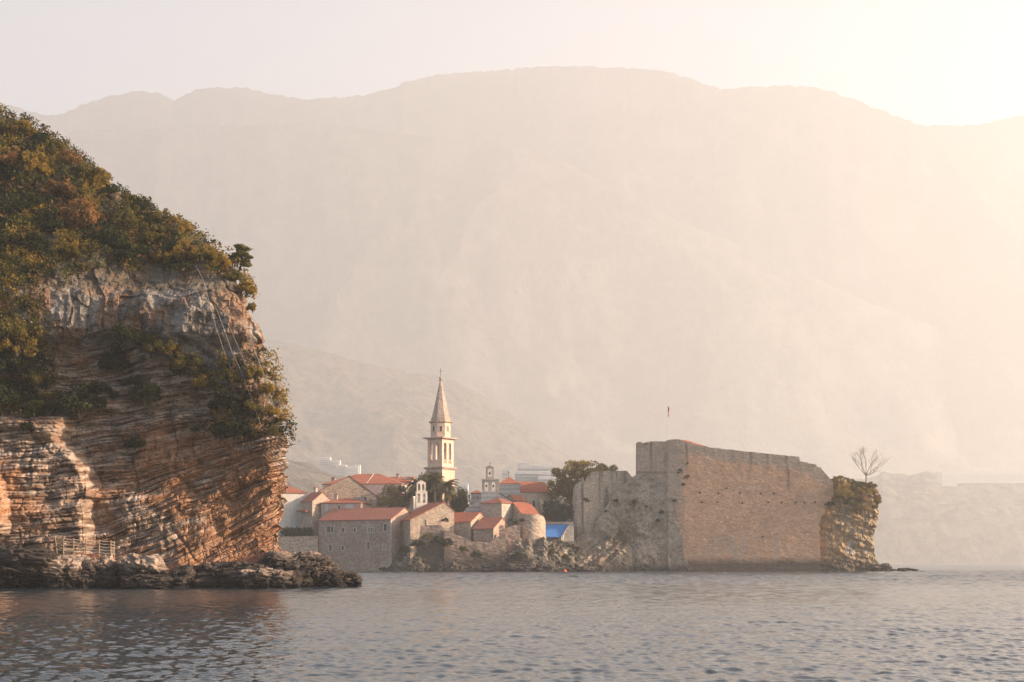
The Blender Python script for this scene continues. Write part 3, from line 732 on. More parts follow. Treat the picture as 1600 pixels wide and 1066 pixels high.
# ------------------------------------------------------------------ generic rugged solids
def relief(name, pxs, top, bot, depth, mat, parent=None, thick=4.0, nx=None, nz=None, disp=None, colf=None, smooth=False, jag=0.0, seed=1, backd=None):
    """a solid with a modelled front: pxs=(left,right) as functions of v or numbers; top/bot (px->py); depth(px,py)->distance. Real thickness behind."""
    nx = nx or 200; nz = nz or 120
    u = np.linspace(0, 1, nx)[None, :]; v = np.linspace(0, 1, nz)[:, None]
    L = pxs[0](v) if callable(pxs[0]) else pxs[0]+0*v
    R = pxs[1](v) if callable(pxs[1]) else pxs[1]+0*v
    PX = L+(R-L)*u
    T = interp(PX, top); B = interp(PX, bot)
    PY = B+(T-B)*v
    if jag: PY = PY+v**6*jag*(fbm(PX/6, 0*PX+seed, 0*PX, 3, seed)-.5)*2
    D = depth(PX, PY)+0*PX
    X, Y, Z = (PX-800)*D/F, D.copy(), (HOR-PY)*D/F+CAMZ
    x, y, z = X.ravel(), Y.ravel(), Z.ravel()
    if disp is not None:
        dd = disp(x, y, z); y = y-dd
    col = colf(x, y, z, PX.ravel(), PY.ravel()) if colf else None
    Vf = np.stack([x, y, z], -1)
    by = Vf[:, 1]+thick
    if backd is not None: by = np.full_like(by, backd)
    Vb = np.stack([x, by, z], -1)
    q = grid_quads(nz, nx); n = nx*nz
    qs = [q, q[:, ::-1]+n]
    for idx in (np.arange(nx), (nz-1)*nx+np.arange(nx), np.arange(nz)*nx, np.arange(nz)*nx+nx-1):
        a, b = idx[:-1], idx[1:]; qs.append(np.stack([a, b, b+n, a+n], 1))
    V = np.concatenate([Vf, Vb]); Q = np.concatenate(qs)
    if col is not None: col = np.concatenate([col, col])
    o = np_mesh(name, V, Q, mat, parent, smooth, col)
    bm = bmesh.new(); bm.from_mesh(o.data); bmesh.ops.recalc_face_normals(bm, faces=bm.faces); bm.to_mesh(o.data); bm.free()
    return o
def wallnoise(a=.12, s=1.0):
    return lambda x, y, z: a*(fbm(x/1.5, y/1.5, z/1.2, 3, 5)-.5)*2+a*.4*sharp(vn(x/.8*s, y/.8, z/.4*s, 6), 4)+a*2.0*(fbm(x/9, y/9, z/9, 3, 7)-.5)

def fortmat(name, grey_edge=True, objw=None):
    """rubble masonry whose colour comes from the mesh: plaster, courses, stains"""
    s = NT(name, .95, .1)
    a = s.n('Attribute', attribute_name='alb')
    vor = s.n('TexVoronoi'); s.l(s.mapped((1, 1, 1.7)), vor.inputs['Vector']); vor.inputs['Scale'].default_value = 1.9
    sv = s.n('SeparateColor'); s.l(vor.outputs['Color'], sv.inputs[0])
    c = s.mix(a.outputs['Color'], s.ramp(sv.outputs[0], [(0, G(.82)), (.5, G(1)), (.93, G(1.08)), (1, G(1.4))]), 1.0, 'MULTIPLY')
    f = s.noise(s.mapped((1, 1, 1)), 3.5, 5, .7)
    c = s.mix(c, s.ramp(f, [(.3, G(.72)), (.7, G(1.25))]), .8, 'MULTIPLY')
    return s.done(c, s.bump(vor.outputs['Distance'], .3, .02, s.bump(f, .35, .03)))
m_fort = fortmat('fort_masonry')
m_shorerock = rockmat('town_shore_rock', .16, (1, 1, 1.8))
C3 = lambda *a: np.array(a, float)[None, :]
def lerpc(a, b, k): return a*(1-k[:, None])+b*k[:, None]
def fort_col(x, y, z, px, py):
    n = fbm(x/7, y/7, z/7, 5, 61); s = fbm(x/1.6, 0*x, z/22, 4, 62); n2 = fbm(x/2.2, y/2.2, z/2.2, 4, 63)
    grey = np.array([[.43,.315,.23]])*(.8+.45*n2[:, None]); org = np.array([[.56,.33,.205]])*(.85+.35*n2[:, None])
    k = sstep(1058, 1074, px+8*5*(n2-.5)); k = k*(1-sstep(1.0, 0.0, (py-interp(px, [(1066,700),(1110,712),(1249,729),(1290,752)]))/8+2.0*(n-.5)))
    k = k*(1-.5*sstep(.55, .7, n))
    c = lerpc(grey, org, k)
    up = (px < 1064)*sstep(742, 736, py); c = lerpc(c, np.array([[.41,.29,.21]])*(.8+.5*n2[:, None]), up*.7)
    c = lerpc(c, np.array([[.43,.36,.30]])+0*c, .45*sstep(.6, .75, s)*sstep(800, 870, py)+.5*np.exp(-((px-1213)/3.5)**2)*sstep(800, 860, py))
    c = lerpc(c, np.array([[.13,.10,.08]])+0*c, .75*sstep(.62, .8, fbm(x/1.2, 0*x, z/14, 3, 66))*sstep(760, 690, py)+.7*np.exp(-((px-1232)/2.2)**2)*sstep(728, 734, py)*sstep(775, 750, py))
    low = sstep(868, 882, py+9*(n2-.5)); c = lerpc(c, np.array([[.085,.068,.052]])+0*c, .9*low)
    return c
FD = 392.0
def main_depth(px, py):
    d = FD + interp(px, [(990,5.0),(995,4.0),(1042,0.0),(1044,-1.0),(1066,-2.0),(1069,-2.1),(1303,-5.3)])
    return d + (870-py)*0.016
TOPW = [(994,694),(995.5,691),(1001,690),(1004,692.5),(1016,692),(1017,690),(1040.5,690),(1042,687.6),(1050,686.6),(1062,687),(1067,689),(1090,695),(1111,699.5),(1134,702),(1180,707),(1249,714),(1249.7,721),(1262,722.5),(1262.4,724),(1275.5,726),(1276.5,729),(1283,730.5),(1283.6,733),(1291,741),(1299,750),(1303,756)]
fx, fy = wx(1140, FD+12), FD+12
fort = empty('fortress', (0, 0, 0), 0, 'massive stone sea fortress with high brown wall above the water', 'fortress')
relief('sea_wall', (995, lambda v: 1281+21*sstep(.45, .88, v)+5*(fbm(v*26, 0*v, 0*v, 3, 44)-.5)), TOPW, [(990,897),(1300,897)], main_depth, m_fort, fort, 3.0, 620, 330, wallnoise(.045), fort_col, jag=.7, seed=3)
# flank walls and back of the keep, so that it is a closed building
def quad_wall(name, p, q, zb, zt0, zt1, th, mat, parent):
    p, q = Vector(p), Vector(q); n = Vector((-(q-p).y, (q-p).x, 0)).normalized()*th
    a = [(p.x, p.y, zb), (q.x, q.y, zb), (q.x, q.y, zt1), (p.x, p.y, zt0)]
    return MB().poly(a, n).build(name, mat, parent)
m_grey = stone('grey_rubble', (.27,.235,.20), (.34,.29,.245), (.16,.13,.10), 1.8, .5)
x0, x1 = wx(995.5, FD+7), wx(1303, FD+5)
quad_wall('flank_wall', (x0+.3, FD+10.5), (x0*1.075+1.5, FD+40), -1, 33, 33, -2.5, m_grey, fort)
quad_wall('flank_wall', (x1-1.5, FD+8), (x1-4, FD+40), -1, 22, 22, 2.5, m_grey, fort)
quad_wall('rear_wall', (x0*1.075+1.5, FD+40), (x1-4, FD+40), -1, 31, 22, 2.5, m_grey, fort)
MB().poly([(x0+.4, FD+9.5, 26), (x1-4, FD+9.5, 18), (x1-4, FD+39, 18), (x0*1.075+1.6, FD+39, 26)], (0, 0, -1)).build('courtyard', m_grey, fort)
# string course round the tower at the change of batter
sc = MB(); a, m_, b = [W(q, 738.6, float(main_depth(q, 738))-.35) for q in (995.0, 1042, 1067)]
sc.poly([a, m_, b, b+Vector((0, 1.2, 0)), m_+Vector((0, 1.2, 0)), a+Vector((0, 1.2, 0))], (0, 0, .33))
sc.build('string_course', m_grey, fort)
# weep holes in the brown wall
hole = None
m_hole = plain('hole_dark', (.035, .028, .022), .95)
for hx, hy in ((1093.5,770),(1122.5,771),(1156,770),(1189,771),(1209,771),(1096.5,785),(1121,785),(1160,786),(1200.5,785),(1221,785.5),(1243,785.5),(1257,785.5),(1273,785),(1064.5,735),(1074,723.7),(1135,763),(1191.5,839.5)):
    D = float(main_depth(hx, hy)); q = W(hx, hy, D)
    if hole is None:
        hole = MB().lathe([(.24, -.12), (.24, .12)], 8).build('drain_hole', m_hole, fort); hole.rotation_euler = (math.pi/2, 0, 0)
        h = hole
    else:
        h = hole.copy(); COL.objects.link(h)
    h.location = q+Vector((0, -.12, 0))
# tiled roof behind the parapet
m_tile = tiles('terracotta_tiles', (.34,.10,.058), (.43,.155,.09), (.25,.11,.075))
m_tile2 = tiles('old_terracotta_tiles', (.29,.10,.07), (.37,.15,.105), (.23,.12,.09))
rp = [W(1066.5, 687.2, FD+9), W(1073, 688, FD+9), W(1111, 699.6, FD+9), W(1111, 706, FD+3), W(1066.5, 700, FD+3)]
MB().poly(rp, (0, 0, -.3)).build('tiled_roof', m_tile, fort)
a = W(1063, 689.5, FD+4.5); b = W(1067, 689.5, FD+4.5)
m_cream = plain('cream_plaster', (.62,.50,.37), .9, .15, 1.0)
MB().box(a.x, b.x, a.y, a.y+3, a.z-3, a.z).build('gable_end', m_cream, fort)
a = W(1012, 691.5, FD+8); MB().box(a.x, a.x+.9, a.y, a.y+4, a.z-3, a.z+.3).build('parapet_block', m_cream, fort)

# flagpole with its flag
m_pole = plain('white_metal', (.62,.60,.58), .5, .05); m_flag = plain('red_cloth', (.62,.12,.08), .8, .15); m_flag2 = plain('gold_cloth', (.6, .4, .08), .8)
fp = empty('flagpole', W(1043.5, 690, FD+4), 0, 'thin flagpole with a limp red flag on top of the fortress tower', 'flagpole')
hgt = 55*(FD+4)/F
MB().tube([(0, 0, -.5), (0, 0, hgt)], [.085, .04], 6).build('pole', m_pole, fp)
fl = []; NI, NJ = 9, 14
for j in range(NJ):
    for i in range(NI):
        u, v = i/(NI-1), j/(NJ-1); w_ = .22+.16*v+.18*math.sin(v*7)
        fl.append((.03+u*w_*.85, .16*math.sin(u*12+v*2)*(.3+v), hgt-.05-2.35*v-.5*u*v))
fm = np_mesh('flag', np.array(fl), grid_quads(NJ, NI), m_flag, fp)
sol = fm.modifiers.new('thick', 'SOLIDIFY'); sol.thickness = .02
MB().lathe([(.02, hgt), (.1, hgt+.08), (.02, hgt+.2)], 8).build('finial', m_flag2, fp)

# the lower bastion left of the keep
BTOP = [(890,768),(896,763),(900.5,755.5),(907,752),(914.5,750.5),(919,743),(925.5,737.5),(935,736),(979.5,735.6),(984,741),(990,748),(1000,756)]
def b_depth(px, py): return 397 + interp(px, [(890,4),(898,1),(912,0),(985,2),(1000,3)])+(870-py)*.02
def bast_col(x, y, z, px, py):
    n2 = fbm(x/2.2, y/2.2, z/2.2, 4, 73); s = fbm(x/1.3, 0*x, z/16, 4, 72)
    c = np.array([[.43,.335,.255]])*(.75+.5*n2[:, None]); c = lerpc(c, np.array([[.13,.105,.08]])+0*c, .8*sstep(.53, .7, s))
    return lerpc(c, np.array([[.12,.10,.08]])+0*c, .6*sstep(822, 842, py+8*(n2-.5)))
bas = relief('bastion', (lambda v: 890+7.0*v, 1003), BTOP, [(885,850),(1005,850)], b_depth, m_fort, None, 9.0, 260, 220, wallnoise(.11), bast_col, jag=.8, seed=9)
tag(bas, 'lower weathered grey bastion left of the fortress tower, with a notch beside it', 'bastion')

# rock under and left of the keep: grey scarp
def scarp_depth(px, py):
    t = interp(px, SC_T); v = np.clip((py-t)/(893-t), 0, 1)
    return main_depth(px, py) - 0.45 - 9.0*v**0.9*sstep(1066, 930, px) + 3.2*sstep(1069, 1076, px)*0 + 4*sstep(905, 880, px)
SC_T = [(840,846),(870,847),(893,845),(905,838),(925,822),(945,795),(962,770),(975,756),(985,748),(992,743),(1000,739),(1018,741),(1036,752),(1046,772),(1056,800),(1063,835),(1068,868),(1078,884),(1090,889)]
def scarp_disp(x, y, z):
    w = z-0.8*(x-wx(940, 390))
    dip = sstep(wx(1030, 390), wx(960, 390), x)*sstep(14, 6, z)
    k = 1-.75*sstep(wx(1000, 390), wx(1055, 390), x)
    return k*(1.5*(fbm(x/4, y/4, z/4, 5, 81, .6)-.5)*2*.8+.5*sharp(vn(x/3, y/3, w/.7, 82))*dip+.35*sharp(vn(x/1.5, y/1.5, z/1.0, 83), 4)*.7+.25*sharp(vn(x/.6, y/.6, z/.6, 84), 4))
def scarp_col(x, y, z, px, py):
    n = fbm(x/6, y/6, z/6, 5, 91); n2 = fbm(x/1.5, y/1.5, z/1.5, 4, 92)
    c = np.array([[.38,.30,.225]])*(.65+.7*n2[:, None]); c = lerpc(c, np.array([[.24,.14,.09]])+0*c, .5*sstep(.58, .7, fbm(x/3, y/3, z/3, 3, 93)))
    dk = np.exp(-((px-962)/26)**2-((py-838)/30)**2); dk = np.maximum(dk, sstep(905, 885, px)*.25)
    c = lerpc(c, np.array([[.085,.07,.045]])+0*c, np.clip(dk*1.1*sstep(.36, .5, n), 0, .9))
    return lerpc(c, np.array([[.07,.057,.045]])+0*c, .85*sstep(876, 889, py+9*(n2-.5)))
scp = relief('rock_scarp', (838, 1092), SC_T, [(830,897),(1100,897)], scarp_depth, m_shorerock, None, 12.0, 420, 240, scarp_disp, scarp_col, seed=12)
tag(scp, kind='structure')

# rocky point right of the keep
PT = [(1276,795),(1284,786),(1290,772),(1297,757),(1303,750),(1318,748),(1335,751),(1350,753),(1362,757),(1368,766),(1376,782),(1380,800)]
def pR(v):    # right outline from bottom (v=0) to top
    py = 897-(897-752)*v
    return interp(py, [(752,1364),(765,1368),(783,1374),(806,1370),(820,1367),(839,1364),(860,1366),(872,1369),(880,1377),(888,1386),(897,1392)])
def pL(v):
    py = 897-(897-752)*v
    return interp(py, [(745,1300),(765,1294),(786,1285),(814,1279),(855,1281),(897,1279)])
def p_depth(px, py):
    u = (px-1279)/(1372-1279); 
    return FD-1.0-3.1*np.sqrt(np.clip(1-((u-.40)/.64)**2, 0.0, 1))-1.2*sstep(860, 893, py)+(893-py)*.016
def p_disp(x, y, z):
    w = z+0.25*x
    return 1.5*(fbm(x/3.5, y/3.5, z/4, 5, 101, .62)-.5)*2+.38*sharp(vn(x/2.5, y/2.5, w/.8, 102))+.3*0*x+.5*(_hash(np.floor(x/1.1+.5*vn(x,y,z,107)), np.floor(w/1.3+.6*vn(x/1.5,y,z/1.5,108)), x*0, 106)-.5)+.3*(_hash(np.floor(x/.5+.3*z), np.floor(w/.6), x*0, 109)-.5)
def p_col(x, y, z, px, py):
    n2 = fbm(x/1.6, y/1.6, z/1.6, 4, 112)
    c = np.array([[.38,.275,.17]])*(.6+.8*n2[:, None]); c = lerpc(c, np.array([[.50,.30,.13]])+0*c, .6*sstep(.5, .7, fbm(x/2.5, y/2.5, z/3, 3, 113)))
    c = lerpc(c, np.array([[.55,.50,.44]])+0*c, .7*sstep(.64, .72, fbm(x/1.4, y/1.4, z/1.8, 3, 114)))
    c = lerpc(c, np.array([[.16,.125,.045]])+0*c, .8*sstep(800, 755, py+20*(n2-.5)))
    return lerpc(c, np.array([[.075,.06,.045]])+0*c, .8*sstep(868, 884, py+12*(n2-.5)))
ptr = relief('rocky_point', (pL, pR), PT, [(1270,897),(1400,897)], p_depth, m_shorerock, None, 20.0, 300, 300, p_disp, p_col, seed=14)
tag(ptr, kind='structure')
def trock(px0, px1, py0, py1, D, dep, label, seed, group, col=(.12,.095,.075), **k):
    return brock(px0, px1, py0, py1, D, dep, label, seed, group=group, col=col, **k)
GP = 'rocks off the rocky point'
trock(1362, 1392, 880, 896, 388, 2.5, 'sloping rock at the foot of the rocky point, its right end in the sea', 201, GP, res=70)
trock(1390, 1401, 889.3, 893.5, 391, 1.2, 'tiny low rock in the water just right of the rocky point', 202, GP, res=40)
trock(1403, 1432, 887.3, 893.5, 391, 2.4, 'long low rock in open water right of the tiny rock', 203, GP, res=60)
trock(1436, 1448, 892.2, 893.8, 391, 1.0, 'barely awash rock farthest right in open water', 204, GP, res=30)

# plants on the point and the fort walls
def fbush(px, py, D, rpx, kind, label, sz=1.0, group=None): 
    return bush(W(px, py, D)+Vector((0, 0, -rpx*D/F*.6*sz)), rpx*D/F*(1.35 if group == 'shrubs on the rocky point' else 1.05), kind, label, group, sz)
GQ = 'shrubs on the rocky point'
fbush(1309, 749, 394, 11, 'gold', 'dry golden bush at the left end of the point, beside the fortress wall', .8, GQ)
fbush(1324, 751, 393, 11, 'gold', 'golden brown bush second from the fortress wall on the point', .8, GQ)
fbush(1319, 768, 385, 12, 'gold', 'rounded ochre bush bulging over the face of the point', 1.2, GQ)
fbush(1338, 757, 391, 11, 'olive', 'olive bush in the middle of the top of the point', .8, GQ)
fbush(1356, 764, 390, 12, 'gold', 'dry bush under the bare tree on the point', .9, GQ)
fbush(1330, 781, 384, 9, 'olive', 'small green bush on the face of the point below the ochre bush', 1, GQ)
fbush(1367, 775, 391, 8, 'russet', 'reddish dry bush on the right edge of the point', 1, GQ)
fbush(1366, 791, 391, 7, 'russet', 'lower reddish tuft on the right edge of the point', .9, GQ)
fbush(1346, 779, 385, 10, 'russet', 'brown bush in the centre of the sunlit face of the point', .9, GQ)
for a, b, r, kd, lb in ((1314,758,9,'russet','brown bush low at the left of the point top, touching the ochre bush'),(1345,766,9,'gold','golden bush in the middle right of the point top'),(1362,756,7,'olive','small olive bush on the top right corner of the point'),(1371,784,6,'gold','golden tuft overhanging the right edge of the point'),(1366,806,5,'gold','golden tuft a third of the way down the right edge of the point'),(1364,822,4,'russet','brown tuft halfway down the right edge of the point'),(1352,792,8,'gold','ochre bush high on the sunlit face of the point'),(1338,795,6,'gold','small ochre tuft in the centre of the face of the point')):
    fbush(a, b, 389 if a > 1360 else 387, r, kd, lb, .9, GQ)
fbush(1297, 786, 387, 6, 'dark', 'small dark bush where the fortress wall meets the point', .8, GQ)
GW = 'tufts rooted in the fortress wall'
for i, (a, b, r, lb) in enumerate(((1074,744,5,'largest round tuft on the brown fortress wall, right of its corner'), (1067.5,756,4,'round tuft below the largest one at the fortress wall corner'), (1054,781,4.5,'round tuft on the grey wall left of the fortress corner'), (1062,733,3,'small tuft highest up near the fortress corner'), (1060,738,2.2,'tiny tuft just under the highest one near the fortress corner'))):
    fbush(a, b, float(main_depth(a, b))-.3, r, 'dark' if i else 'olive', lb, 1, GW)
fbush(1009, 692, FD+6, 5, 'gold', 'golden weeds growing in the notch of the tower parapet', .8)
GSs = 'tufts on the grey scarp'
for a, b, r, lb in ((991,782,5.5,'tuft in the middle of the grey scarp below the parapet notch'), (964,781,5,'tuft on the grey scarp near its left slope'), (1010,791,3,'small tuft right of the scarp middle'), (998,793,2.6,'smallest tuft at the scarp middle'), (1033,799,5,'brown tuft on the scarp below the tower face'), (1028,812,4,'tuft low on the scarp below the brown tuft'), (915,780,6,'dark bush growing in the side of the lower bastion'), (946,798,3,'small tuft at the foot of the lower bastion')):
    fbush(a, b, float(scarp_depth(a, b))-.6 if a > 950 else 396.0, r, 'olive' if r > 5.2 else 'dark', lb, 1, GSs)

# bare tree on the point
def bare_tree(px, py, D, hpx, wpx, label):
    e = empty('bare_tree', W(px, py, D), 0, label, 'tree'); rng = random.Random(8); k = D/F
    H = hpx*k; tr = MB(); br = MB()
    tr.tube([(0, 0, -.8), (.1, 0, H*.15), (0, .1, H*.3)], [.28, .2, .15], 7)
    def grow(p, d, L, r, lv):
        q = p+d*L; m = p.lerp(q, .5)+Vector((rng.uniform(-.06, .06)*L, 0, rng.uniform(-.05, .05)*L))
        br.tube([p, m, q], [r, r*.8, r*.55], 5, False)
        if lv == 0: return
        for i in range(3 if lv > 1 else 4):
            nd = (d+Vector((rng.uniform(-.75, .75), rng.uniform(-.6, .6), rng.uniform(-.15, .55)))).normalized()
            grow(q if i else m, nd, L*rng.uniform(.55, .8), r*.55, lv-1)
    for a, l in ((-.75, .34), (-.35, .36), (.05, .42), (.4, .4), (.85, .33), (1.25, .2)):
        grow(Vector((0, .05, H*.22)), Vector((math.sin(a), rng.uniform(-.3, .3), math.cos(a))).normalized(), H*l, .11, 4)
    tr.build('trunk', m_tw, e); br.build('branches', m_tw, e)
m_tw = plain('bare_wood', (.36,.28,.21), .9, .2)
bare_tree(1353, 754, 392, 48, 60, 'leafless tree spreading against the haze on top of the rocky point')
# ------------------------------------------------------------------ the old town
m_st = stone('pink_grey_rubble', (.38,.255,.195), (.46,.335,.26), (.25,.15,.11), 2.3, .4, speck=.42)
m_st2 = stone('tan_rubble', (.41,.30,.225), (.48,.37,.285), (.26,.18,.13), 2.2, .4, speck=.42)
m_st3 = stone('pale_ashlar', (.42,.355,.295), (.50,.43,.36), (.28,.22,.17), 1.6, .3, speck=.3)
m_white = stone('white_limestone', (.62,.54,.47), (.70,.62,.54), (.45,.36,.29), 1.8, .25, speck=.2)
m_orange = stone('warm_plastered_stone', (.60,.44,.31), (.66,.52,.38), (.42,.28,.19), 1.5, .3, speck=.2)
m_plast = plain('white_plaster', (.66,.58,.50), .9, .18, .8)
m_pink = plain('pink_plaster', (.50,.36,.29), .9, .25, 1.2)
m_frame = plain('window_stone', (.58,.52,.46), .9, .1)
m_glass = plain('window_dark', (.06,.055,.055), .35, .2); m_shut = plain('brown_shutter', (.14,.11,.09), .8, .2)
m_shw = plain('grey_white_shutter', (.50,.50,.50), .8, .1); m_blind = plain('blocked_window', (.34,.27,.22), .9, .2)
m_bell = plain('bronze', (.10,.075,.045), .5, .2, metal=.6)
def striped(name, c1, c2, sc):
    s = NT(name, .95, .1); w = s.n('TexWave', wave_type='BANDS', bands_direction='Z'); s.l(s.mapped(), w.inputs[0]); w.inputs['Scale'].default_value = sc; w.inputs['Distortion'].default_value = 1.2
    f = s.noise(s.mapped(), 2.0, 4, .6)
    return s.done(s.mix(s.mix(c1, c2, w.outputs['Fac']), s.ramp(f, [(.3, G(.8)), (.7, G(1.15))]), 1.0, 'MULTIPLY'))
m_band = striped('banded_grey_stone', (.33,.33,.33), (.46,.46,.45), .25)

class House:
    def __init__(s, name, label, a, b, D, th, dep, eave, ridge, mat, roof, tile=m_tile2, base=-1.0, apex=.5, eaveR=None, cat='house', group=None, over=.3):
        s.th = math.radians(th); s.D = D; s.mid = (a+b)/2; s.k = D/F
        s.L = (b-a)*s.k/math.cos(s.th); s.dep = dep; s.e = empty(name, (wx(s.mid, D), D, base), s.th, label, cat, group)
        s.base = base; L = s.L/2; zE = wz(eave, D)-base; zR = wz(ridge, D)-base; zE2 = (wz(eaveR, D)-base) if eaveR else zE
        s.zE = zE; s.zR = zR; m = MB(); r = MB(); o = over; t = .16
        if roof == 'gable':       # ridge runs along the face
            for sx in (0,): pass
            m.poly([(-L, 0, 0), (-L, dep, 0), (-L, dep, zE), (-L, dep/2, zR), (-L, 0, zE)], (2*L, 0, 0))
            k = (zR-zE)/(dep/2)
            r.poly([(-L-.18, -o, zE-o*k+.05), (-L-.18, dep/2, zR+.05), (-L-.18, dep+o, zE-o*k+.05), (-L-.18, dep+o, zE-o*k+.05+t), (-L-.18, dep/2, zR+.05+t), (-L-.18, -o, zE-o*k+.05+t)], (2*L+.36, 0, 0))
        elif roof == 'gablef':    # gable end looks at us
            xa = -L+2*L*apex
            m.poly([(-L, 0, 0), (L, 0, 0), (L, 0, zE2), (xa, 0, zR), (-L, 0, zE)], (0, dep, 0))
            k1 = (zR-zE)/(xa+L); k2 = (zR-zE2)/(L-xa)
            r.poly([(-L-o, -.15, zE-o*k1+.05), (xa, -.15, zR+.05), (L+o, -.15, zE2-o*k2+.05), (L+o, -.15, zE2-o*k2+.05+t), (xa, -.15, zR+.05+t), (-L-o, -.15, zE-o*k1+.05+t)], (0, dep+.3, 0))
        else:                     # hip or pyramid
            m.box(-L, L, 0, dep, 0, zE)
            q = min(L, dep/2) if roof == 'hip' else L
            q = q*.95
            A = [(-L-o, -o), (L+o, -o), (L+o, dep+o), (-L-o, dep+o)]
            R0, R1 = ((-L+q, dep/2), (L-q, dep/2)) if roof == 'hip' else ((-.02, dep/2), (.02, dep/2))
            vs = [(x, y, zE+.02) for x, y in A]+[(x, y, zE+.16) for x, y in A]+[(*R0, zR), (*R1, zR)]
            r.add(vs, [(0,3,2,1),(0,1,5,4),(1,2,6,5),(2,3,7,6),(3,0,4,7),(4,5,9,8),(5,6,9),(6,7,8,9),(7,4,8)])
        s.wall = m.build('wall', mat, s.e); s.roof = r.build('roof', tile, s.e)
        s.rm = roof
    def win(s, px, py, w, h, style='dark', face='f', part='window'):
        """window at photo position on the front face (f) or on a side (l, r)"""
        k = s.k; z = wz(py, s.D)-s.base; w *= k; h *= k
        mats = {'dark': m_glass, 'shut': m_shut, 'white': m_shw, 'blind': m_blind}
        fr = MB(); t = .13; d0 = -.09
        fr.box(-w/2-t, -w/2, d0, .05, z-h/2-t, z+h/2+t).box(w/2, w/2+t, d0, .05, z-h/2-t, z+h/2+t)
        fr.box(-w/2, w/2, d0, .05, z+h/2, z+h/2+t).box(-w/2-.05, w/2+.05, d0-.06, .05, z-h/2-t-.02, z-h/2)
        f = fr.build(part, m_frame, s.e)
        p = MB()
        if style in ('shut', 'white'):
            p.box(-w/2, -.015, -.05, .04, z-h/2, z+h/2).box(.015, w/2, -.05, .04, z-h/2, z+h/2)
            p.box(-.015, .015, -.03, .04, z-h/2, z+h/2)
        else: p.box(-w/2, w/2, -.03, .04, z-h/2, z+h/2)
        g = p.build('shutter' if style in ('shut', 'white') else 'pane', mats[style], f)
        if face == 'f': f.location = ((px-s.mid)*k/math.cos(s.th), 0, 0)
        elif face == 'r':
            f.rotation_euler = (0, 0, math.pi/2)
            y = (px-s.mid)*k; y = (y-s.L/2*math.cos(s.th))/(-math.sin(s.th)); f.location = (s.L/2, y, 0)
        elif face == 'l':
            f.rotation_euler = (0, 0, -math.pi/2)
            y = (px-s.mid)*k; y = (y+s.L/2*math.cos(s.th))/(-math.sin(s.th)); f.location = (-s.L/2, y, 0)
        return f
    def chimney(s, u, v, zt, w=.7, pot=True):
        c = MB().box(u-w/2, u+w/2, v-w/2, v+w/2, zt-2.2, zt).build('chimney', m_st3, s.roof)
        if pot: MB().box(u-w/2-.12, u+w/2+.12, v-w/2-.12, v+w/2+.12, zt+.002, zt+.2).build('chimney_cap', m_tile, s.roof)
    def hipline(s, pts):
        MB().tube([Vector(p) for p in pts], .1, 5).build('ridge_tiles', m_frame, s.roof)

# ground the town stands on
def town_ground():
    X, Y = np.meshgrid(np.linspace(-70, 60, 90), np.linspace(391, 520, 60))
    h = 10.5*sstep(391, 404, Y)*sstep(24, 8, X)*sstep(-68, -60, X)+2.5*sstep(391, 396, Y)+5*sstep(430, 500, Y)*sstep(40, 0, X)
    h = h-3.0+fbm(X/5, Y/5, 0*X, 3, 4)*1.2
    tag(np_mesh('town_ground', np.stack([X, Y, h], -1), grid_quads(60, 90), m_ground), kind='structure')
m_ground = plain('stony_ground', (.16,.13,.09), .95, .3, .6)
town_ground()

# --- left group
h = House('stone_house', 'white plastered house with pale shutters at the left edge of the town beside the cliff', 442, 477, 402, 22, 9, 771, 758.5, m_plast, 'hip', m_tile)
for a, b, w, hh in ((461.5,800,5,10),(456,819,4,11),(463,819,5,11),(470,786,3,6)): h.win(a, b, w, hh, 'white')
MB().box(-.3, .5, -.6, 0, wz(808, 402)+1, wz(803, 402)+1).build('balcony', m_frame, h.e)
h = House('stone_house', 'narrow tan house with side gable and chimney, second from the left edge of town', 470, 489, 399, -40, 7.3, 784, 769.5, m_st2, 'gable', m_tile2)
h.chimney(-1.5, 4.5, h.zR+1.3)
MB().box(-2.6, 1.0, -1.3, 0, wz(800, 399)+1, wz(798.5, 399)+1.2).build('porch_roof', m_tile, h.e)
h = House('stone_house', 'long two storey waterfront house with a plain red roof and nine small windows', 494, 613, 387, -28, 13, 813, 794, m_st, 'gable', m_tile2, cat='house')
for a, b, w, hh, st in ((511,827,7,10,'shut'),(517,827,5,10,'shut'),(535,828,5,7,'shut'),(554.5,828.5,4,6.5,'dark'),(578,828,5.5,8,'blind'),(582.5,828.5,3,7,'shut'),(604.5,825,5.5,11,'dark'),(514,856,5,10.5,'shut'),(534.5,856.5,4.2,7,'dark'),(577,852.5,5,12,'shut'),(602.6,855,6,8,'blind')):
    h.win(a, b, w, hh, st)
H1 = h
q = MB()
for i in range(14): q.box(h.L/2-.55+.02*(i % 2), h.L/2+.03, -.04, .5, i*1.0, i*1.0+.82)
q.build('quoin', m_st3, h.e)
h = House('stone_house', 'small pinkish house with a hipped roof behind the left half of the long waterfront house', 501, 564, 398, -10, 10, 786.6, 776.8, m_pink, 'hip', m_tile)
h.chimney(-2.6, 4.5, h.zR+.8); h.win(510, 793, 3.5, 10, 'white'); h.win(546, 792, 10, 6, 'white'); h.win(530, 793, 3, 6, 'dark')
h = House('stone_house', 'big tan stone house with a broad front gable in the left of the town', 500, 591, 406, 9, 20, 768, 744, m_st2, 'gablef', m_tile, apex=.5, eaveR=777.5)
h.win(570.5, 779.5, 4, 6, 'dark'); h.win(560, 779.5, 4, 6, 'blind'); h.win(517, 775, 3, 6, 'blind')
h = House('stone_house', 'wide hipped red roof house standing highest behind the front gable house', 503, 628, 430, -7, 17, 757, 738, m_plast, 'hip', m_tile)
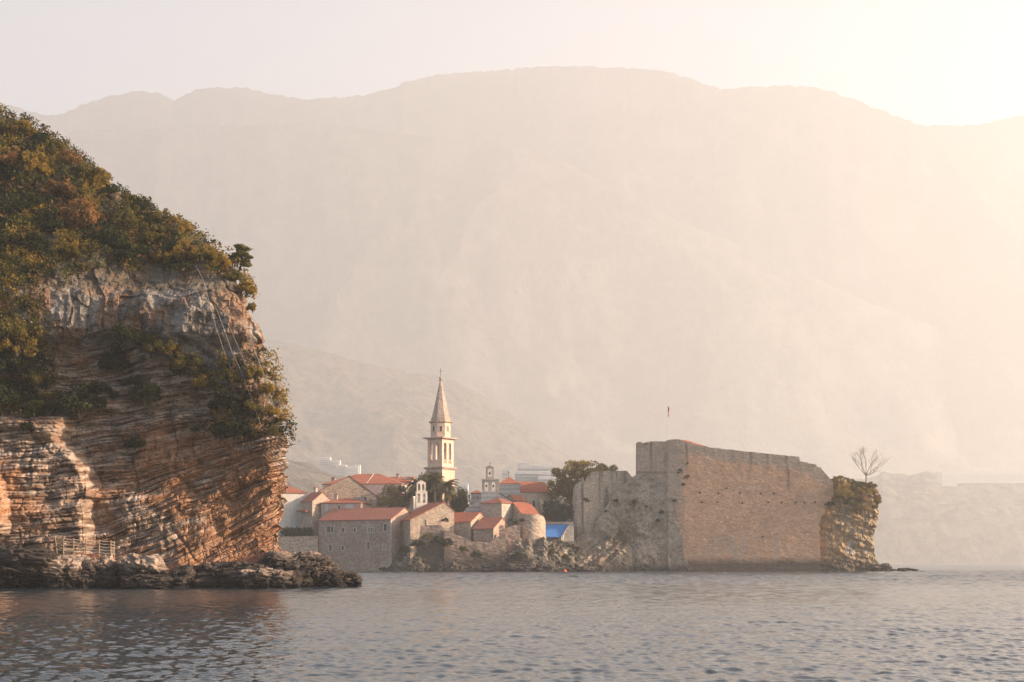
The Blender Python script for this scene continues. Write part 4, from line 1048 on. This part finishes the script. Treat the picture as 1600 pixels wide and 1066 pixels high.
h.chimney(-9.0, 3.5, h.zE+2.0, 1.0); h.hipline([(1.6, 8.3, h.zR-.03), (1.25, -.25, h.zE+.16)])
h = House('stone_house', 'low red roofed house with a skylight just left of the palms', 604, 642, 438, -6, 12, 753, 744.5, m_plast, 'gable', m_tile)
MB().box(1.4, 2.6, 1.6, 2.6, h.zE+.75, h.zE+1.25).build('skylight', m_shw, h.roof)
h.chimney(-1.2, 5, h.zR+.8)
h = House('stone_house', 'tan house with an asymmetrical gable leaning on the right end of the long waterfront house', 642, 709, 382.5, 23, 12, 813, 785, m_st2, 'gablef', m_tile, apex=.78, eaveR=799)
h.win(664.8, 817, 3.6, 10, 'dark')
h.win(624.5, 827.5, 3.5, 7, 'blind', 'l')
h = House('stone_house', 'small ochre wall house with red roof in the trees right of the front gable house', 621, 646, 412, 12, 8, 781, 771, m_orange, 'gable', m_tile)
h.win(630, 787, 3, 6, 'dark')
h = House('stone_house', 'low stone house with red roof, directly right of the asymmetrical gable house', 686, 736, 386, -28, 9.2, 816, 801, m_st2, 'gable', m_tile)
h = House('stone_house', 'smallest low stone house with a red roof directly above the shore rocks', 739.5, 771, 381.5, -28, 9.4, 826.5, 809, m_st, 'gable', m_tile2)
h = House('stone_house', 'square stone building with low pyramid roof right below the twin bell wall', 752, 784, 391, -32, 6.4, 787, 776.5, m_st3, 'pyr', m_tile2)
h = House('stone_house', 'rubble house with a weathered roof slanting right above the rounded bastion', 815, 841, 391, 30, 9, 803, 785, m_st3, 'gable', m_tile)
# sunlit church nave
h = House('church', 'sunlit orange walled church nave with red roof and two pointed windows, beside the big tree', 812, 862, 410, 20, 11, 769.5, 752.5, m_orange, 'gable', m_tile, cat='church')
MB().box(-4.9, -3.3, 2.4, 3.4, h.zE+1.35, h.zE+2.2).build('skylight', m_shw, h.roof)
MB().box(-h.L/2, h.L/2, -.12, .1, h.zE-.45, h.zE-.2).build('cornice', m_frame, h.e)
def lancet(h, px, py, w, hh):
    k = h.k; z = wz(py, h.D)-h.base; w *= k; hh *= k
    def arch(w, hh, n=9):
        p = [(-w/2, z-hh/2), (w/2, z-hh/2)]
        for i in range(n+1):
            a = math.pi*i/n; p.append((w/2*math.cos(a), z+hh/2-w/2+w*.75*math.sin(a)))
        return [(x, 0, zz) for x, zz in p]
    f = MB().poly([(x, -.06, zz) for x, _, zz in arch(w+.5, hh+.5)], (0, .12, 0)).build('window', m_frame, h.e)
    g = MB().poly([(x, -.10, zz) for x, _, zz in arch(w, hh)], (0, .12, 0)).build('pane', m_glass, f)
    f.location = ((px-h.mid)*k/math.cos(h.th), 0, 0)
lancet(h, 834, 788, 4, 10); lancet(h, 852, 788, 4, 10)
for bxp in (841, 859):
    u = (bxp-h.mid)*h.k/math.cos(h.th)
    MB().poly([(u, 0, 4), (u, -1.9, 4), (u, -1.9, wz(788, 410)+1), (u, -.3, wz(779, 410)+1), (u, 0, wz(779, 410)+1)], (.8, 0, 0)).build('buttress', m_orange, h.e)

# --- arches
def arch_strip_wall(mb, x0, x1, z0, z1, y0, y1, ops, n=40):
    """wall with arched openings (cx, w, z_sill, z_spring) built in narrow piers"""
    xs = set([x0, x1])
    for cx, w, a, b in ops:
        for i in range(9): xs.add(round(cx-w/2*math.cos(math.pi*i/8), 4))
    xs = sorted(xs)
    for a, b in zip(xs[:-1], xs[1:]):
        m = (a+b)/2; op = [o for o in ops if abs(m-o[0]) < o[1]/2]
        if not op: mb.box(a, b, y0, y1, z0, z1); continue
        cx, w, zs, zp = op[0]
        if zs > z0+.01: mb.box(a, b, y0, y1, z0, zs)
        zt = zp+math.sqrt(max(0, (w/2)**2-(m-cx)**2))
        mb.box(a, b, y0, y1, zt, z1)
def bell(parent, x, y, z, r):
    MB().lathe([(r*.15, z), (r*.45, z-r*.15), (r*.55, z-r*.9), (r*.8, z-r*1.5), (r, z-r*1.8), (r*.9, z-r*1.8)], 10, (x, y)).build('bell', m_bell, parent)
# twin bell wall church on the right
D = 397.0; k = D/F
e = empty('bell_gable_church', (wx(765.5, D), D, -1), 0, 'grey church front topped by a wall with two bells and a third bell above', 'church')
lx = lambda p: (p-765.5)*k; lz = lambda p: wz(p, D)+1
MB().poly([(lx(728), 0, 0), (lx(801), 0, 0), (lx(801), 0, lz(784)), (lx(781), 0, lz(772.5)), (lx(778.5), 0, lz(769.2)), (lx(752), 0, lz(769.2)), (lx(752), 0, lz(783)), (lx(728), 0, lz(796.5))], (0, 1.0, 0)).build('front_wall', m_band, e)
MB().poly([(lx(727.5), -.1, lz(796.8)), (lx(752), -.1, lz(783.3)), (lx(752), -.1, lz(781.2)), (lx(727.5), -.1, lz(794.8))], (0, 1.2, 0)).build('coping', m_st3, e)
MB().poly([(lx(801.5), -.1, lz(784.6)), (lx(780.6), -.1, lz(771.8)), (lx(780.6), -.1, lz(769.9)), (lx(801.5), -.1, lz(782.8))], (0, 1.2, 0)).build('coping', m_shut, e)
mb = MB(); arch_strip_wall(mb, lx(753), lx(780), lz(769), lz(749.6), .05, .95, [(lx(760), 5.6*k, lz(767.2), lz(755.5)), (lx(771), 5.6*k, lz(767.2), lz(755.5))])
mb.build('bell_wall', m_st3, e)
MB().box(lx(752.2), lx(780.8), -.1, 1.1, lz(749.6)+.003, lz(748)).build('cornice', m_frame, e)
MB().box(lx(758), lx(775), -.02, 1.02, lz(769.6), lz(768)).build('sill', m_frame, e)
mb = MB(); arch_strip_wall(mb, lx(759), lx(771.4), lz(747.9), lz(730.4), .1, .9, [(lx(765.2), 6.4*k, lz(745.5), lz(734.8))])
mb.poly([(lx(758), .05, lz(730.3)), (lx(772.4), .05, lz(730.3)), (lx(765.2), .05, lz(727))], (0, .9, 0)).build('bell_turret', m_st3, e)
MB().box(-.04, .04, .4, .48, lz(727.3), lz(722.5)).box(-.25, .25, .41, .47, lz(724.6), lz(724.1)).build('cross', m_dark, e)
bell(e, lx(760), .5, lz(757), .36); bell(e, lx(771), .5, lz(757), .36); bell(e, lx(765.2), .5, lz(737), .38)
MB().box(lx(740), lx(790), 1.0, 14, 0, lz(786)).build('nave', m_band, e)
h = House('chapel', 'tiny side chapel with a red lean-to roof left of the twin bell wall', 736, 752, 399.5, -5, 4, 771.5, 765.5, m_band, 'pyr', m_tile, cat='chapel')
h.win(746.5, 778, 2, 5, 'dark')
h = House('church_choir', 'square banded grey choir block with pyramid roof and cross right of the twin bell wall', 781, 812, 404, 4, 9, 756.5, 743.8, m_band, 'pyr', m_tile, cat='church')
MB().box(-.05, .05, 4.45, 4.55, h.zR-.1, h.zR+1.7).box(-.35, .35, 4.46, 4.54, h.zR+1.05, h.zR+1.15).build('cross', m_dark, h.e)
MB().box(-h.L/2-.15, h.L/2+.15, -.15, .2, h.zE-.3, h.zE-.05).build('cornice', m_frame, h.e)
h = House('stone_house', 'dark little roof wedged between the banded choir and the orange nave', 806, 822, 400, 32, 6, 783, 774, m_st3, 'gable', m_tile)
# bell wall in front of the palms
D = 394.0; k = D/F
e = empty('bell_wall', (wx(659, D), D, -1), math.radians(18), 'white stone wall with four bell arches rising in front of the left palm', 'bell wall')
lx = lambda p: (p-659)*k; lz = lambda p: wz(p, D)+1
mb = MB(); arch_strip_wall(mb, lx(650), lx(668), 0, lz(768.5), 0, .9, [(lx(654.6), 4.4*k, lz(786), lz(773.5)), (lx(662.8), 4.4*k, lz(786), lz(773.5))]); mb.build('lower_arches', m_white, e)
MB().box(lx(649.4), lx(668.6), -.1, 1.0, lz(768.5)+.003, lz(767.6)).build('cornice', m_frame, e)
mb = MB(); arch_strip_wall(mb, lx(651.5), lx(665.3), lz(767.5), lz(754.5), .05, .85, [(lx(655), 3.6*k, lz(766.6), lz(758)), (lx(661.6), 3.6*k, lz(766.6), lz(758))])
mb.poly([(lx(651), .02, lz(754.4)), (lx(665.8), .02, lz(754.4)), (lx(658.4), .02, lz(750.5))], (0, .86, 0)).build('upper_arches', m_white, e)
MB().box(lx(646), lx(651), .1, .8, 0, lz(778)).build('shoulder', m_white, e)

# --- the tall bell tower
D = 412.0; k = D/F; TX = wx(688.5, D)
tw = empty('bell_tower', (TX, D, 0), 0, 'tall slender pink stone bell tower with a pointed spire and cross', 'bell tower')
m_tow = stone('pink_white_stone', (.66,.45,.335), (.72,.52,.40), (.50,.31,.22), 1.3, .25, speck=.15)
m_spire = stone('weathered_spire_stone', (.42,.31,.25), (.50,.38,.31), (.27,.20,.16), 1.8, .5, speck=.4)
lz = lambda p: wz(p, D)
yaw = math.radians(36)-math.pi/4+math.pi/4
S = 4.95; hS = S/2; rz = -math.radians(36)
def sq(mb, s, z0, z1): return mb.box(-s, s, -s, s, z0, z1, rz)
sq(MB(), hS+.25, 0, lz(734)).build('shaft', m_tow, tw)
mbt = MB(); sq(mbt, hS+.62, lz(734)+.003, lz(732.6)); sq(mbt, hS+.78, lz(732.6)+.003, lz(730.6)); mbt.build('lower_cornice', m_spire, tw)
for f in range(4):
    mb = MB(); t = .55; ww = 4.9*k/math.cos(math.radians(36))*1.0
    arch_strip_wall(mb, -hS, hS-t, lz(730.5), lz(687.6), -hS, -hS+t, [(-1.0-.12, 1.12, lz(725), lz(696)), (1.0-.12, 1.12, lz(725), lz(696))])
    for o in (-1.12, .88):
        for j in range(4): mb.box(o-.48+.26*j, o-.48+.26*j+.12, -hS+.15, -hS+.3, lz(725)+.003, lz(720.5))
        mb.box(o-.56, o+.56, -hS+.1, -hS+.35, lz(720.5)+.003, lz(719.3))
    w_ = mb.build('arcade', m_tow, tw); w_.rotation_euler = (0, 0, rz+f*math.pi/2)
mbt = MB(); sq(mbt, hS-.1, lz(730.5), lz(729)); mbt.build('belfry_floor', m_tow, tw)
mbt = MB(); sq(mbt, hS+.2, lz(687.5), lz(686.4)); sq(mbt, hS+.85, lz(686.4)+.003, lz(684.3)); mbt.build('upper_cornice', m_spire, tw)
bell(tw, 0, .2, lz(697), .75); bell(tw, -.9, -.4, lz(700), .5); bell(tw, 1.0, .5, lz(701), .45)
R8 = 15.4*k/math.cos(math.pi/8); o8 = math.pi/8+math.radians(4)
MB().lathe([(R8, lz(684.2)), (R8, lz(661.6))], 8, (0, 0), o8).build('drum', m_tow, tw)
MB().lathe([(R8+.15, lz(661.5)), (R8+.5, lz(660.6)), (R8+.5, lz(659.3)), (R8+.1, lz(659))], 8, (0, 0), o8).build('drum_cornice', m_spire, tw)
MB().lathe([(R8-.05, lz(658.9)), (R8-.12, lz(653.5)), (R8-.3, lz(653.2)), (.28, lz(596))], 8, (0, 0), o8).build('spire', m_spire, tw)
for f in range(8):
    a = o8+math.pi/8+f*math.pi/4; ap = R8*math.cos(math.pi/8)
    w_ = MB().box(-.42, -.28, -.08, .1, lz(675.5), lz(666)).box(.28, .42, -.08, .1, lz(675.5), lz(666)).box(-.28, .28, -.08, .1, lz(667.2), lz(666)).build('window', m_frame, tw)
    p_ = MB().box(-.28, .28, -.03, .1, lz(675.3), lz(667.2)).build('pane', m_glass, w_)
    w_.location = (ap*math.cos(a), ap*math.sin(a), 0); w_.rotation_euler = (0, 0, a+math.pi/2)
MB().lathe([(.2, lz(596)), (.55, lz(594.5)), (.25, lz(593.3)), (.5, lz(591)), (.2, lz(589)), (.05, lz(588))], 10).build('finial', m_st3, tw)
MB().box(-.05, .05, -.04, .04, lz(589), lz(575.5)).box(-.5, .5, -.035, .035, lz(580.3), lz(579.8)).build('cross', m_dark, tw)
b_ = MB().box(-.06, .06, -.3, .3, 0, .06)

# --- walls by the water
def vwall(name, label, px0, px1, top, D, mat, th=1.2, dfun=None, jag=.6, seed=1, dn=.12, bot=896, colf=None):
    o = relief(name, (px0, px1), top, [(px0-1, bot), (px1+1, bot)], dfun or (lambda px, py: D+(893-py)*.012+0*px), mat, None, th, max(40, int((px1-px0)*1.6)), 90, wallnoise(dn), colf, jag=jag, seed=seed)
    return tag(o, label, 'wall')
def stained(lo):
    def f(x, y, z, px, py):
        n = fbm(x/3.5, y/3.5, z/3, 4, 151); n2 = fbm(x/1.1, y/1.1, z/.8, 4, 152)
        c = np.array([[.37,.255,.195]])*(.6+.85*n2[:, None])
        k = sstep(lo-14, lo+14, py+34*(n-.5)); return lerpc(c, np.array([[.085,.068,.05]])+0*c, .85*k)
    return f
vwall('quay_wall', 'low grey stone sea wall between the cliff and the long waterfront house', 430, 497, [(430,838.5),(497,837.5)], 391, m_st2)
vwall('terrace_wall', 'reddish terrace wall below the house with the asymmetrical gable', 641, 700, [(641,822),(652,821),(689,820.5),(693,826),(700,830)], 380.5, m_fort, seed=4, colf=stained(842), dn=.09)
vwall('retaining_wall', 'rough retaining wall carrying the low houses above the shore rocks', 694, 790, [(694,829),(700,830),(738,846),(765,848),(790,830)], 379.5, m_fort, seed=5, colf=stained(862), dn=.09)
def curv(px, py): 
    u = (px-831)/22.0; return 388-4.5*np.sqrt(np.clip(1-u*u, 0, 1))+(860-py)*.03
vwall('round_bastion', 'rounded pale stone bastion beside the blue canopy', 809.5, 852.5, [(809,806),(812,804),(818,803),(845,804.5),(850,808),(852.5,815)], 386, m_st2, 6, curv, .6, 6, .12, 872)
vwall('parapet_wall', 'sloping ochre rampart climbing from the lowest roof to the rounded bastion', 768, 813, [(768,838),(785,829),(797,823),(806,820.5),(813,821)], 382, m_st, 3, None, .8, 7, .15)
vwall('dark_wall', 'shaded brown wall behind the blue canopy, under the big tree', 850, 900, [(850,815),(893,815),(900,818)], 402, m_st, 2, None, .2, 8, .08, 860)
# town shore rock
TR = [(594,893),(602,884),(612,872),(626,862),(640,856),(660,850),(690,852),(720,856),(745,858),(768,862),(788,858),(800,848),(811,838),(818,846),(826,840),(834,850),(843,842),(850,838),(856,846),(866,844),(880,846),(900,850)]
def tr_depth(px, py):
    t = interp(px, TR); v = np.clip((py-t)/(893-t+1), 0, 1)
    return 384.0-5.5*v**.8+2.0*sstep(620, 596, px)-2*np.exp(-((px-830)/25)**2)*v
def tr_disp(x, y, z): return 1.3*(fbm(x/3, y/3, z/3.5, 5, 131, .6)-.5)*2+.4*sharp(vn(x/1.6, y/1.6, z/1.6, 133), 4)+.25*sharp(vn(x/.6, y/.6, z/.6, 134), 4)
def tr_col(x, y, z, px, py):
    n = fbm(x/5, y/5, z/5, 5, 141); n2 = fbm(x/1.3, y/1.3, z/1.3, 4, 142)
    c = np.array([[.17,.135,.10]])*(.55+.9*n2[:, None]); c = lerpc(c, np.array([[.06,.055,.035]])+0*c, .85*sstep(.42, .56, n))
    c = lerpc(c, np.array([[.40,.34,.28]])+0*c, .7*sstep(.62, .7, fbm(x/1.2, y/1.2, z/1.0, 3, 143)))
    return lerpc(c, np.array([[.06,.05,.04]])+0*c, .8*sstep(876, 889, py+9*(n2-.5)))
tag(relief('shore_rock', (594, 905), TR, [(590,897),(910,897)], tr_depth, m_shorerock, None, 12.0, 520, 130, tr_disp, tr_col, jag=2.2, seed=22), kind='structure')
GR = 'rocks along the town shore'
for i, (a, b, t, D, lb) in enumerate(((700,716,886,378,'small dark rock at the waterline below the low houses'),(752,790,878,376,'dark rock hump at the waterline below the sloping rampart'),(790,838,862,376,'biggest dark rock on the town shore, below the rounded bastion'),(836,866,880,377,'low pale streaked rock right of the biggest shore rock'),(862,893,886,379,'flat rock beside the orange buoy'),(640,664,885,379,'low rock below the terrace wall'),(900,930,884,379,'flat shore rock left of the fortress scarp'))):
    trock(a, b, t, 896, D, 2.2, lb, 300+i, GR, res=60, col=(.11,.09,.072))
# plants on the town shore
GT = 'shrubs on the town shore'
for a, b, D, r, kd, lb in ((632,858,378.5,10,'dark','dark shrub at the left end of the town shore rocks'),(652,846,378.5,12,'dark','dark creeper low on the terrace wall'),(668,836,379,10,'olive','creeper hanging in the middle of the terrace wall'),(684,842,378.5,11,'dark','dark shrub at the right foot of the terrace wall'),(700,848,378,10,'dark','shrub below the left low house'),(722,856,377.5,10,'olive','shrub below the gap of the two low houses'),(694,811,384,7,'dark','climbing shrub by the small dark window'),(681,812,384.5,8,'dark','round shrub between gable house and left low house'),(745,864,377.5,9,'dark','shrub below the smallest low house'),(808,866,374,11,'dark','dark bush on the rocks below the rounded bastion'),(862,862,378,9,'olive','scrub on the rock slope below the blue canopy'),(884,868,378,9,'olive','scrub halfway along the rock slope left of the scarp'),(816,812,383,5,'dark','tuft on top of the bastion at its left end'),(806,815,384,5,'dark','shrub beside the weathered slanting roof'),(797,812,386,4,'dark','little shrub left of the weathered slanting roof'),(600,886,383,7,'dark','lowest shrub at the foot of the long waterfront house')):
    bush(W(a, b, D)+Vector((0, 0, -r*D/F*.5)), r*D/F, kd, lb, GT)
# hedge
m_hedge = LM['dark']
def tree(px, base_py, D, blobs, kind, label, n=5000, leaf=.2, trunk=.35, name='tree', kind2=None):
    b0 = W(px, base_py, D); e = empty(name, b0, 0, label, 'tree'); rng = np.random.default_rng(int(px*7)); k = D/F
    bl = []; t = MB()
    top = Vector((0, 0, max(1.0, np.mean([W(0, b[1], D).z for b in blobs])-b0.z)))
    t.tube([(0, 0, -1), (.1, 0, top.z*.5), top], [trunk, trunk*.75, trunk*.4], 7)
    for b in blobs:
        c = W(b[0], b[1], D+(b[4] if len(b) > 4 else rng.uniform(-1.5, 1.5)))-b0
        rx, rz_ = b[2]*k*1.25, b[3]*k*1.3
        t.tube([top*.6, c*.7+top*.15, c], [trunk*.4, trunk*.25, .05], 5)
        for j in range(5):     # each bough is a cluster of clumps
            d = Vector(rng.normal(size=3)).normalized()
            bl.append((c.x+d.x*rx*.55, c.y+d.y*rx*.6, c.z+d.z*rz_*.55, rx*.6, rx*.6, rz_*.55))
    t.build('trunk', m_bark, e)
    P, dd = crown_points(rng, n, bl, .35); V, Q = leaf_quads(P, np.full(len(P), leaf), rng, dd, .3)
    np_mesh('crown', V, Q, LM[kind], e, smooth=False)
    return e
for hx, lb in ((448,'clipped dark hedge section nearest the cliff above the quay wall'), (463,'middle section of the dark hedge above the quay wall'), (479,'dark hedge section touching the long waterfront house')):
    tree(hx, 838, 393.5, [(hx-5,832,6,6),(hx+3,831,6,6),(hx,833,7,6),(hx+6,833,5,5)], 'dark', lb, 2200, .16, .1, 'hedge')
tree(905, 845, 408, [(868,764,10,12),(872,742,9,9),(885,750,12,14),(900,735,14,10),(915,738,16,11),(935,742,14,9),(950,745,10,8),(880,772,14,15),(900,765,18,18),(925,765,18,16),(945,762,12,14),(895,726,9,6),(918,726,14,6),(862,756,6,6),(898,785,18,12)], 'gold', 'big broad tree with golden top between the church and the bastion', 26000, .22, .6)
tree(868, 845, 402, [(858,797,9,10),(872,790,12,14),(888,795,12,14),(880,806,16,10),(864,808,12,8),(893,808,9,9),(853,806,6,7)], 'dark', 'dark evergreen mass below the big tree, above the blue canopy', 9000, .18, .4)
tree(944, 800, 412, [(940,733,12,7),(955,734,8,6),(948,742,12,8)], 'gold', 'golden bush crown at the right of the big tree, over the bastion', 2600, .2, .3)
tree(610, 800, 400, [(600,778,9,9),(610,770,11,10),(620,775,10,10),(606,786,12,9),(621,787,10,8),(595,786,6,6)], 'olive', 'round sunlit olive tree behind the right half of the long waterfront house', 6500, .17, .3)
tree(632, 800, 404, [(628,768,8,7),(637,776,7,8),(630,787,8,8)], 'dark', 'dark tree between the round olive tree and the left palm', 3000, .17, .3)
tree(720, 812, 404, [(708,785,9,10),(718,778,12,12),(728,786,8,10),(712,797,10,8),(725,797,9,8),(722,768,7,6)], 'dark', 'dark round tree right of the palms', 6500, .17, .35)
tree(668, 800, 409, [(662,752,8,9),(672,744,10,9),(684,752,10,10),(676,765,12,12),(688,770,10,12),(668,778,9,10)], 'dark', 'dark evergreen between the two palms in front of the tower', 6000, .17, .35)
# palms
def palm(px, py, D, r, label, seed, H=9.0):
    c = W(px, py, D); rng = np.random.default_rng(seed); r *= D/F
    e = empty('palm_tree', (c.x, c.y, c.z-H), 0, label, 'palm')
    t = MB(); t.tube([(0, 0, -2), (.1, 0, H*.5), (0, 0, H)], [.42, .34, .45], 9); t.lathe([(.45, H-1.0), (.7, H-.4), (.5, H+.1)], 9); t.build('trunk', m_bark, e)
    V = []; ribs = MB()
    for i in range(46):
        az = rng.uniform(0, 6.283); el = math.radians(rng.uniform(-35, 80)); L = r*rng.uniform(.85, 1.15)*1.12
        pts = []; p = Vector((0, 0, H)); 
        for j in range(9):
            pts.append(p.copy()); a = el-math.radians(13)*j*(1+.4*(el < 0)*0)
            a = max(a, math.radians(-80)); p = p+Vector((math.cos(az)*math.cos(a), math.sin(az)*math.cos(a), math.sin(a)))*L/8
        for j in range(1, 9):
            for s_ in range(4):
                q = pts[j-1].lerp(pts[j], s_/4); tdir = (pts[j]-pts[j-1]).normalized(); side = tdir.cross(Vector((0, 0, 1)))
                if side.length < .05: side = Vector((-math.sin(az), math.cos(az), 0))
                side.normalize(); ll = r*.26*math.sin(math.pi*min(1, (j+s_/4)/9.3)*.9+.15)
                for sg in (-1, 1):
                    tip = q+side*sg*ll*.8+tdir*ll*.55+Vector((0, 0, -ll*.35)); w = tdir*.11
                    V.append([q-w, q+w, tip+w*.2, tip-w*.2])
    V = np.array([[tuple(x) for x in f] for f in V]).reshape(-1, 3)
    np_mesh('fronds', V, np.arange(len(V)).reshape(-1, 4), LM['palm'], e, smooth=False)
LM['palm'] = leafmat('palm_fronds', (.07,.065,.022), (.12,.10,.035), (.26,.17,.06), .3)
palm(651, 757, 401, 19, 'left palm, partly behind the white bell wall', 5)
palm(697, 762, 399, 22, 'right palm with wide sunlit drooping fronds in front of the tower', 6)
palm(678, 750, 404, 17, 'middle palm, taller and half hidden between the other two', 7, 11)

# --- blue canopy, person, buoy
def bluemat():
    s = NT('blue_sheeting', .6, .3); w = s.n('TexWave', wave_type='BANDS', bands_direction='DIAGONAL'); s.l(s.mapped(), w.inputs[0]); w.inputs['Scale'].default_value = .45
    return s.done(s.mix((.035,.15,.42), (.06,.24,.58), w.outputs['Fac']))
e = empty('blue_canopy', W(865, 846, 392), 0, 'bright blue sloping canopy between the rounded bastion and the fortress rocks', 'canopy')
o0 = e.location.copy()
a, b, c, d = W(851, 820, 396)-o0, W(889, 820, 396)-o0, W(876.5, 839, 390.5)-o0, W(851, 839, 390.5)-o0
MB().poly([a, b, c, d], (0, 0, -.12)).build('sheet', bluemat(), e)
for p in (a+Vector((.3, 0, 0)), b-Vector((.3, 0, 0)), c-Vector((.3, 0, 0)), d+Vector((.3, 0, 0))): MB().tube([p-Vector((0, 0, .1)), Vector((p.x, p.y, -2))], .07, 6).build('post', m_pole, e)
e2 = MB().poly([W(876.8, 839.5, 390), W(889.5, 819.5, 394), W(897, 819, 394), W(897, 846, 390), W(876.8, 846, 390)], (0, 4, 0)).build('stair_wall', m_grey)
tag(e2, 'plain grey stair wall slanting along the right side of the blue canopy', 'wall')
e3 = MB().box(wx(851, 397), wx(896, 397), 397, 397.8, wz(819.2, 397), wz(815.5, 397)).build('wall_coping', m_st3); tag(e3, 'long pale beam right above the blue canopy', 'beam')
MB2 = MB().box(wx(848, 389), wx(900, 389), 388.5, 396, wz(846, 389)-.8, wz(846, 389)).build('landing', m_grey); tag(MB2, kind='structure')
def person(loc, rz, label):
    e = empty('person', loc, rz, label, 'person')
    J = [((0,0,.95),.15),((0,0,1.15),.14),((0,0,1.38),.17),((0,0,1.5),.07),((0,.01,1.6),.09),((0,0,1.70),.10),
         ((.10,0,.88),.10),((.11,-.03,.48),.07),((.11,0,.08),.05),((.11,-.14,.04),.045),
         ((-.10,0,.88),.10),((-.12,.04,.48),.07),((-.13,.08,.08),.05),((-.13,-.06,.04),.045),
         ((.19,0,1.42),.07),((.25,-.02,1.15),.05),((.22,-.14,.92),.04),((.21,-.2,.86),.035),
         ((-.19,0,1.42),.07),((-.26,0,1.15),.05),((-.24,-.08,.9),.04),((-.235,-.12,.83),.035)]
    E = [(0,1),(1,2),(2,3),(3,4),(4,5),(0,6),(6,7),(7,8),(8,9),(0,10),(10,11),(11,12),(12,13),(2,14),(14,15),(15,16),(16,17),(2,18),(18,19),(19,20),(20,21)]
    me = bpy.data.meshes.new('body'); me.from_pydata([j[0] for j in J], E, []); o = bpy.data.objects.new('body', me); COL.objects.link(o); o.parent = e
    m = o.modifiers.new('skin', 'SKIN'); sd = o.modifiers.new('sub', 'SUBSURF'); sd.levels = 2; sd.render_levels = 2
    for i, j in enumerate(J): me.skin_vertices[0].data[i].radius = (j[1], j[1]*.75 if i < 3 else j[1])
    me.skin_vertices[0].data[0].use_root = True; me.materials.append(m_skin)
    MB().lathe([(.19, .93), (.17, 1.1), (.21, 1.35), (.20, 1.43), (.08, 1.49)], 12).build('shirt', m_shirt, e, True)
    for sx in (-.105, .105): MB().tube([(sx, 0, .95), (sx*1.05, 0, .5), (sx*1.1, .03, .12)], [.12, .09, .075], 8).build('trouser_leg', m_shirt, e, True)
    MB().lathe([(.02, 1.82), (.09, 1.80), (.115, 1.72), (.11, 1.66)], 10, (0, .02)).build('hair', m_bark, e, True)
m_skin = plain('skin', (.45,.28,.20), .6, .05); m_shirt = plain('white_cloth', (.75,.72,.68), .9, .05)
person(Vector((wx(880, 388.2), 389.3, wz(846, 389))), .4, 'person in white clothes standing by the lower corner of the blue canopy')
m_buoy = plain('orange_plastic', (.75,.13,.04), .5, .05)
bz = empty('buoy', (wx(882.5, 372), 372, 0), 0, 'small orange red buoy floating in front of the town shore rocks', 'buoy')
MB().lathe([(.05, -.3), (.42, -.15), (.5, .15), (.4, .4), (.15, .6), (.05, .65)], 12).build('float', m_buoy, bz, True)
MB().tube([(0, 0, .6), (0, 0, .95)], .05, 6).build('top_ring', m_buoy, bz)

# --- far white hotels
m_hot = plain('hotel_white', (.60,.58,.56), .8, .05, .05); m_hot2 = plain('far_hall_white', (.50,.48,.46), .8, .05, .05); m_hw = plain('hotel_window_bands', (.42,.42,.43), .5, .1, .05)
def hotel(label, D, blocks, name='hotel', cat='hotel'):
    a = blocks[0]; o0 = Vector((wx(a[0], D), D, 0)); e = empty(name, o0, 0, label, cat); k = D/F
    for (x0, x1, yt, yb, fl, dd) in blocks:
        X0, X1 = wx(x0, D)-o0.x, wx(x1, D)-o0.x; zt = wz(yt, D); zb = wz(yb, D)
        MB().box(X0, X1, dd, dd+14, zb-(25 if D < 2000 else 70 if D < 3000 else 12), zt).build('block', m_hot if D < 3000 else m_hot2, e)
        h_ = (zt-zb)/max(fl, 1)
        for i in range(fl):
            z = zt-h_*(i+.75)
            MB().box(X0+.6, X1-.6, dd-.25, dd, z, z+h_*.42).build('window_band', m_hw, e)
            MB().box(X0-.2, X1+.2, dd-1.6, dd, z-.35-h_*.03, z-.02).build('balcony', m_hot, e)
hotel('stepped white hotel far up the hillside left of the town roofs', 2420, [(498,516,714.5,728,4,0),(516,532,719.5,733,4,-8),(526,543,727.5,741,4,-16),(541,562,730,744,3,-20),(556,564,727,740,3,-15)])
hotel('long white terraced hotel in the haze behind the orange church', 1100, [(809,830,722,728,1,0),(810,868,728,738,2,-3),(804,866,738,752,3,-9),(840,866,746,757,2,-14)])
hotel('small white block standing behind the round dark tree', 900, [(723,731,756,790,3,0)], 'apartment_block', 'building')
hotel('pale thin block behind the pyramid roof with the cross', 1000, [(785,796,733,760,3,0)], 'apartment_block', 'building')
hotel('long low white building on the crest of the far headland', 3650, [(1465,1600,737,747,1,0),(1466,1490,739,753,1,-30)], 'long_building', 'building')
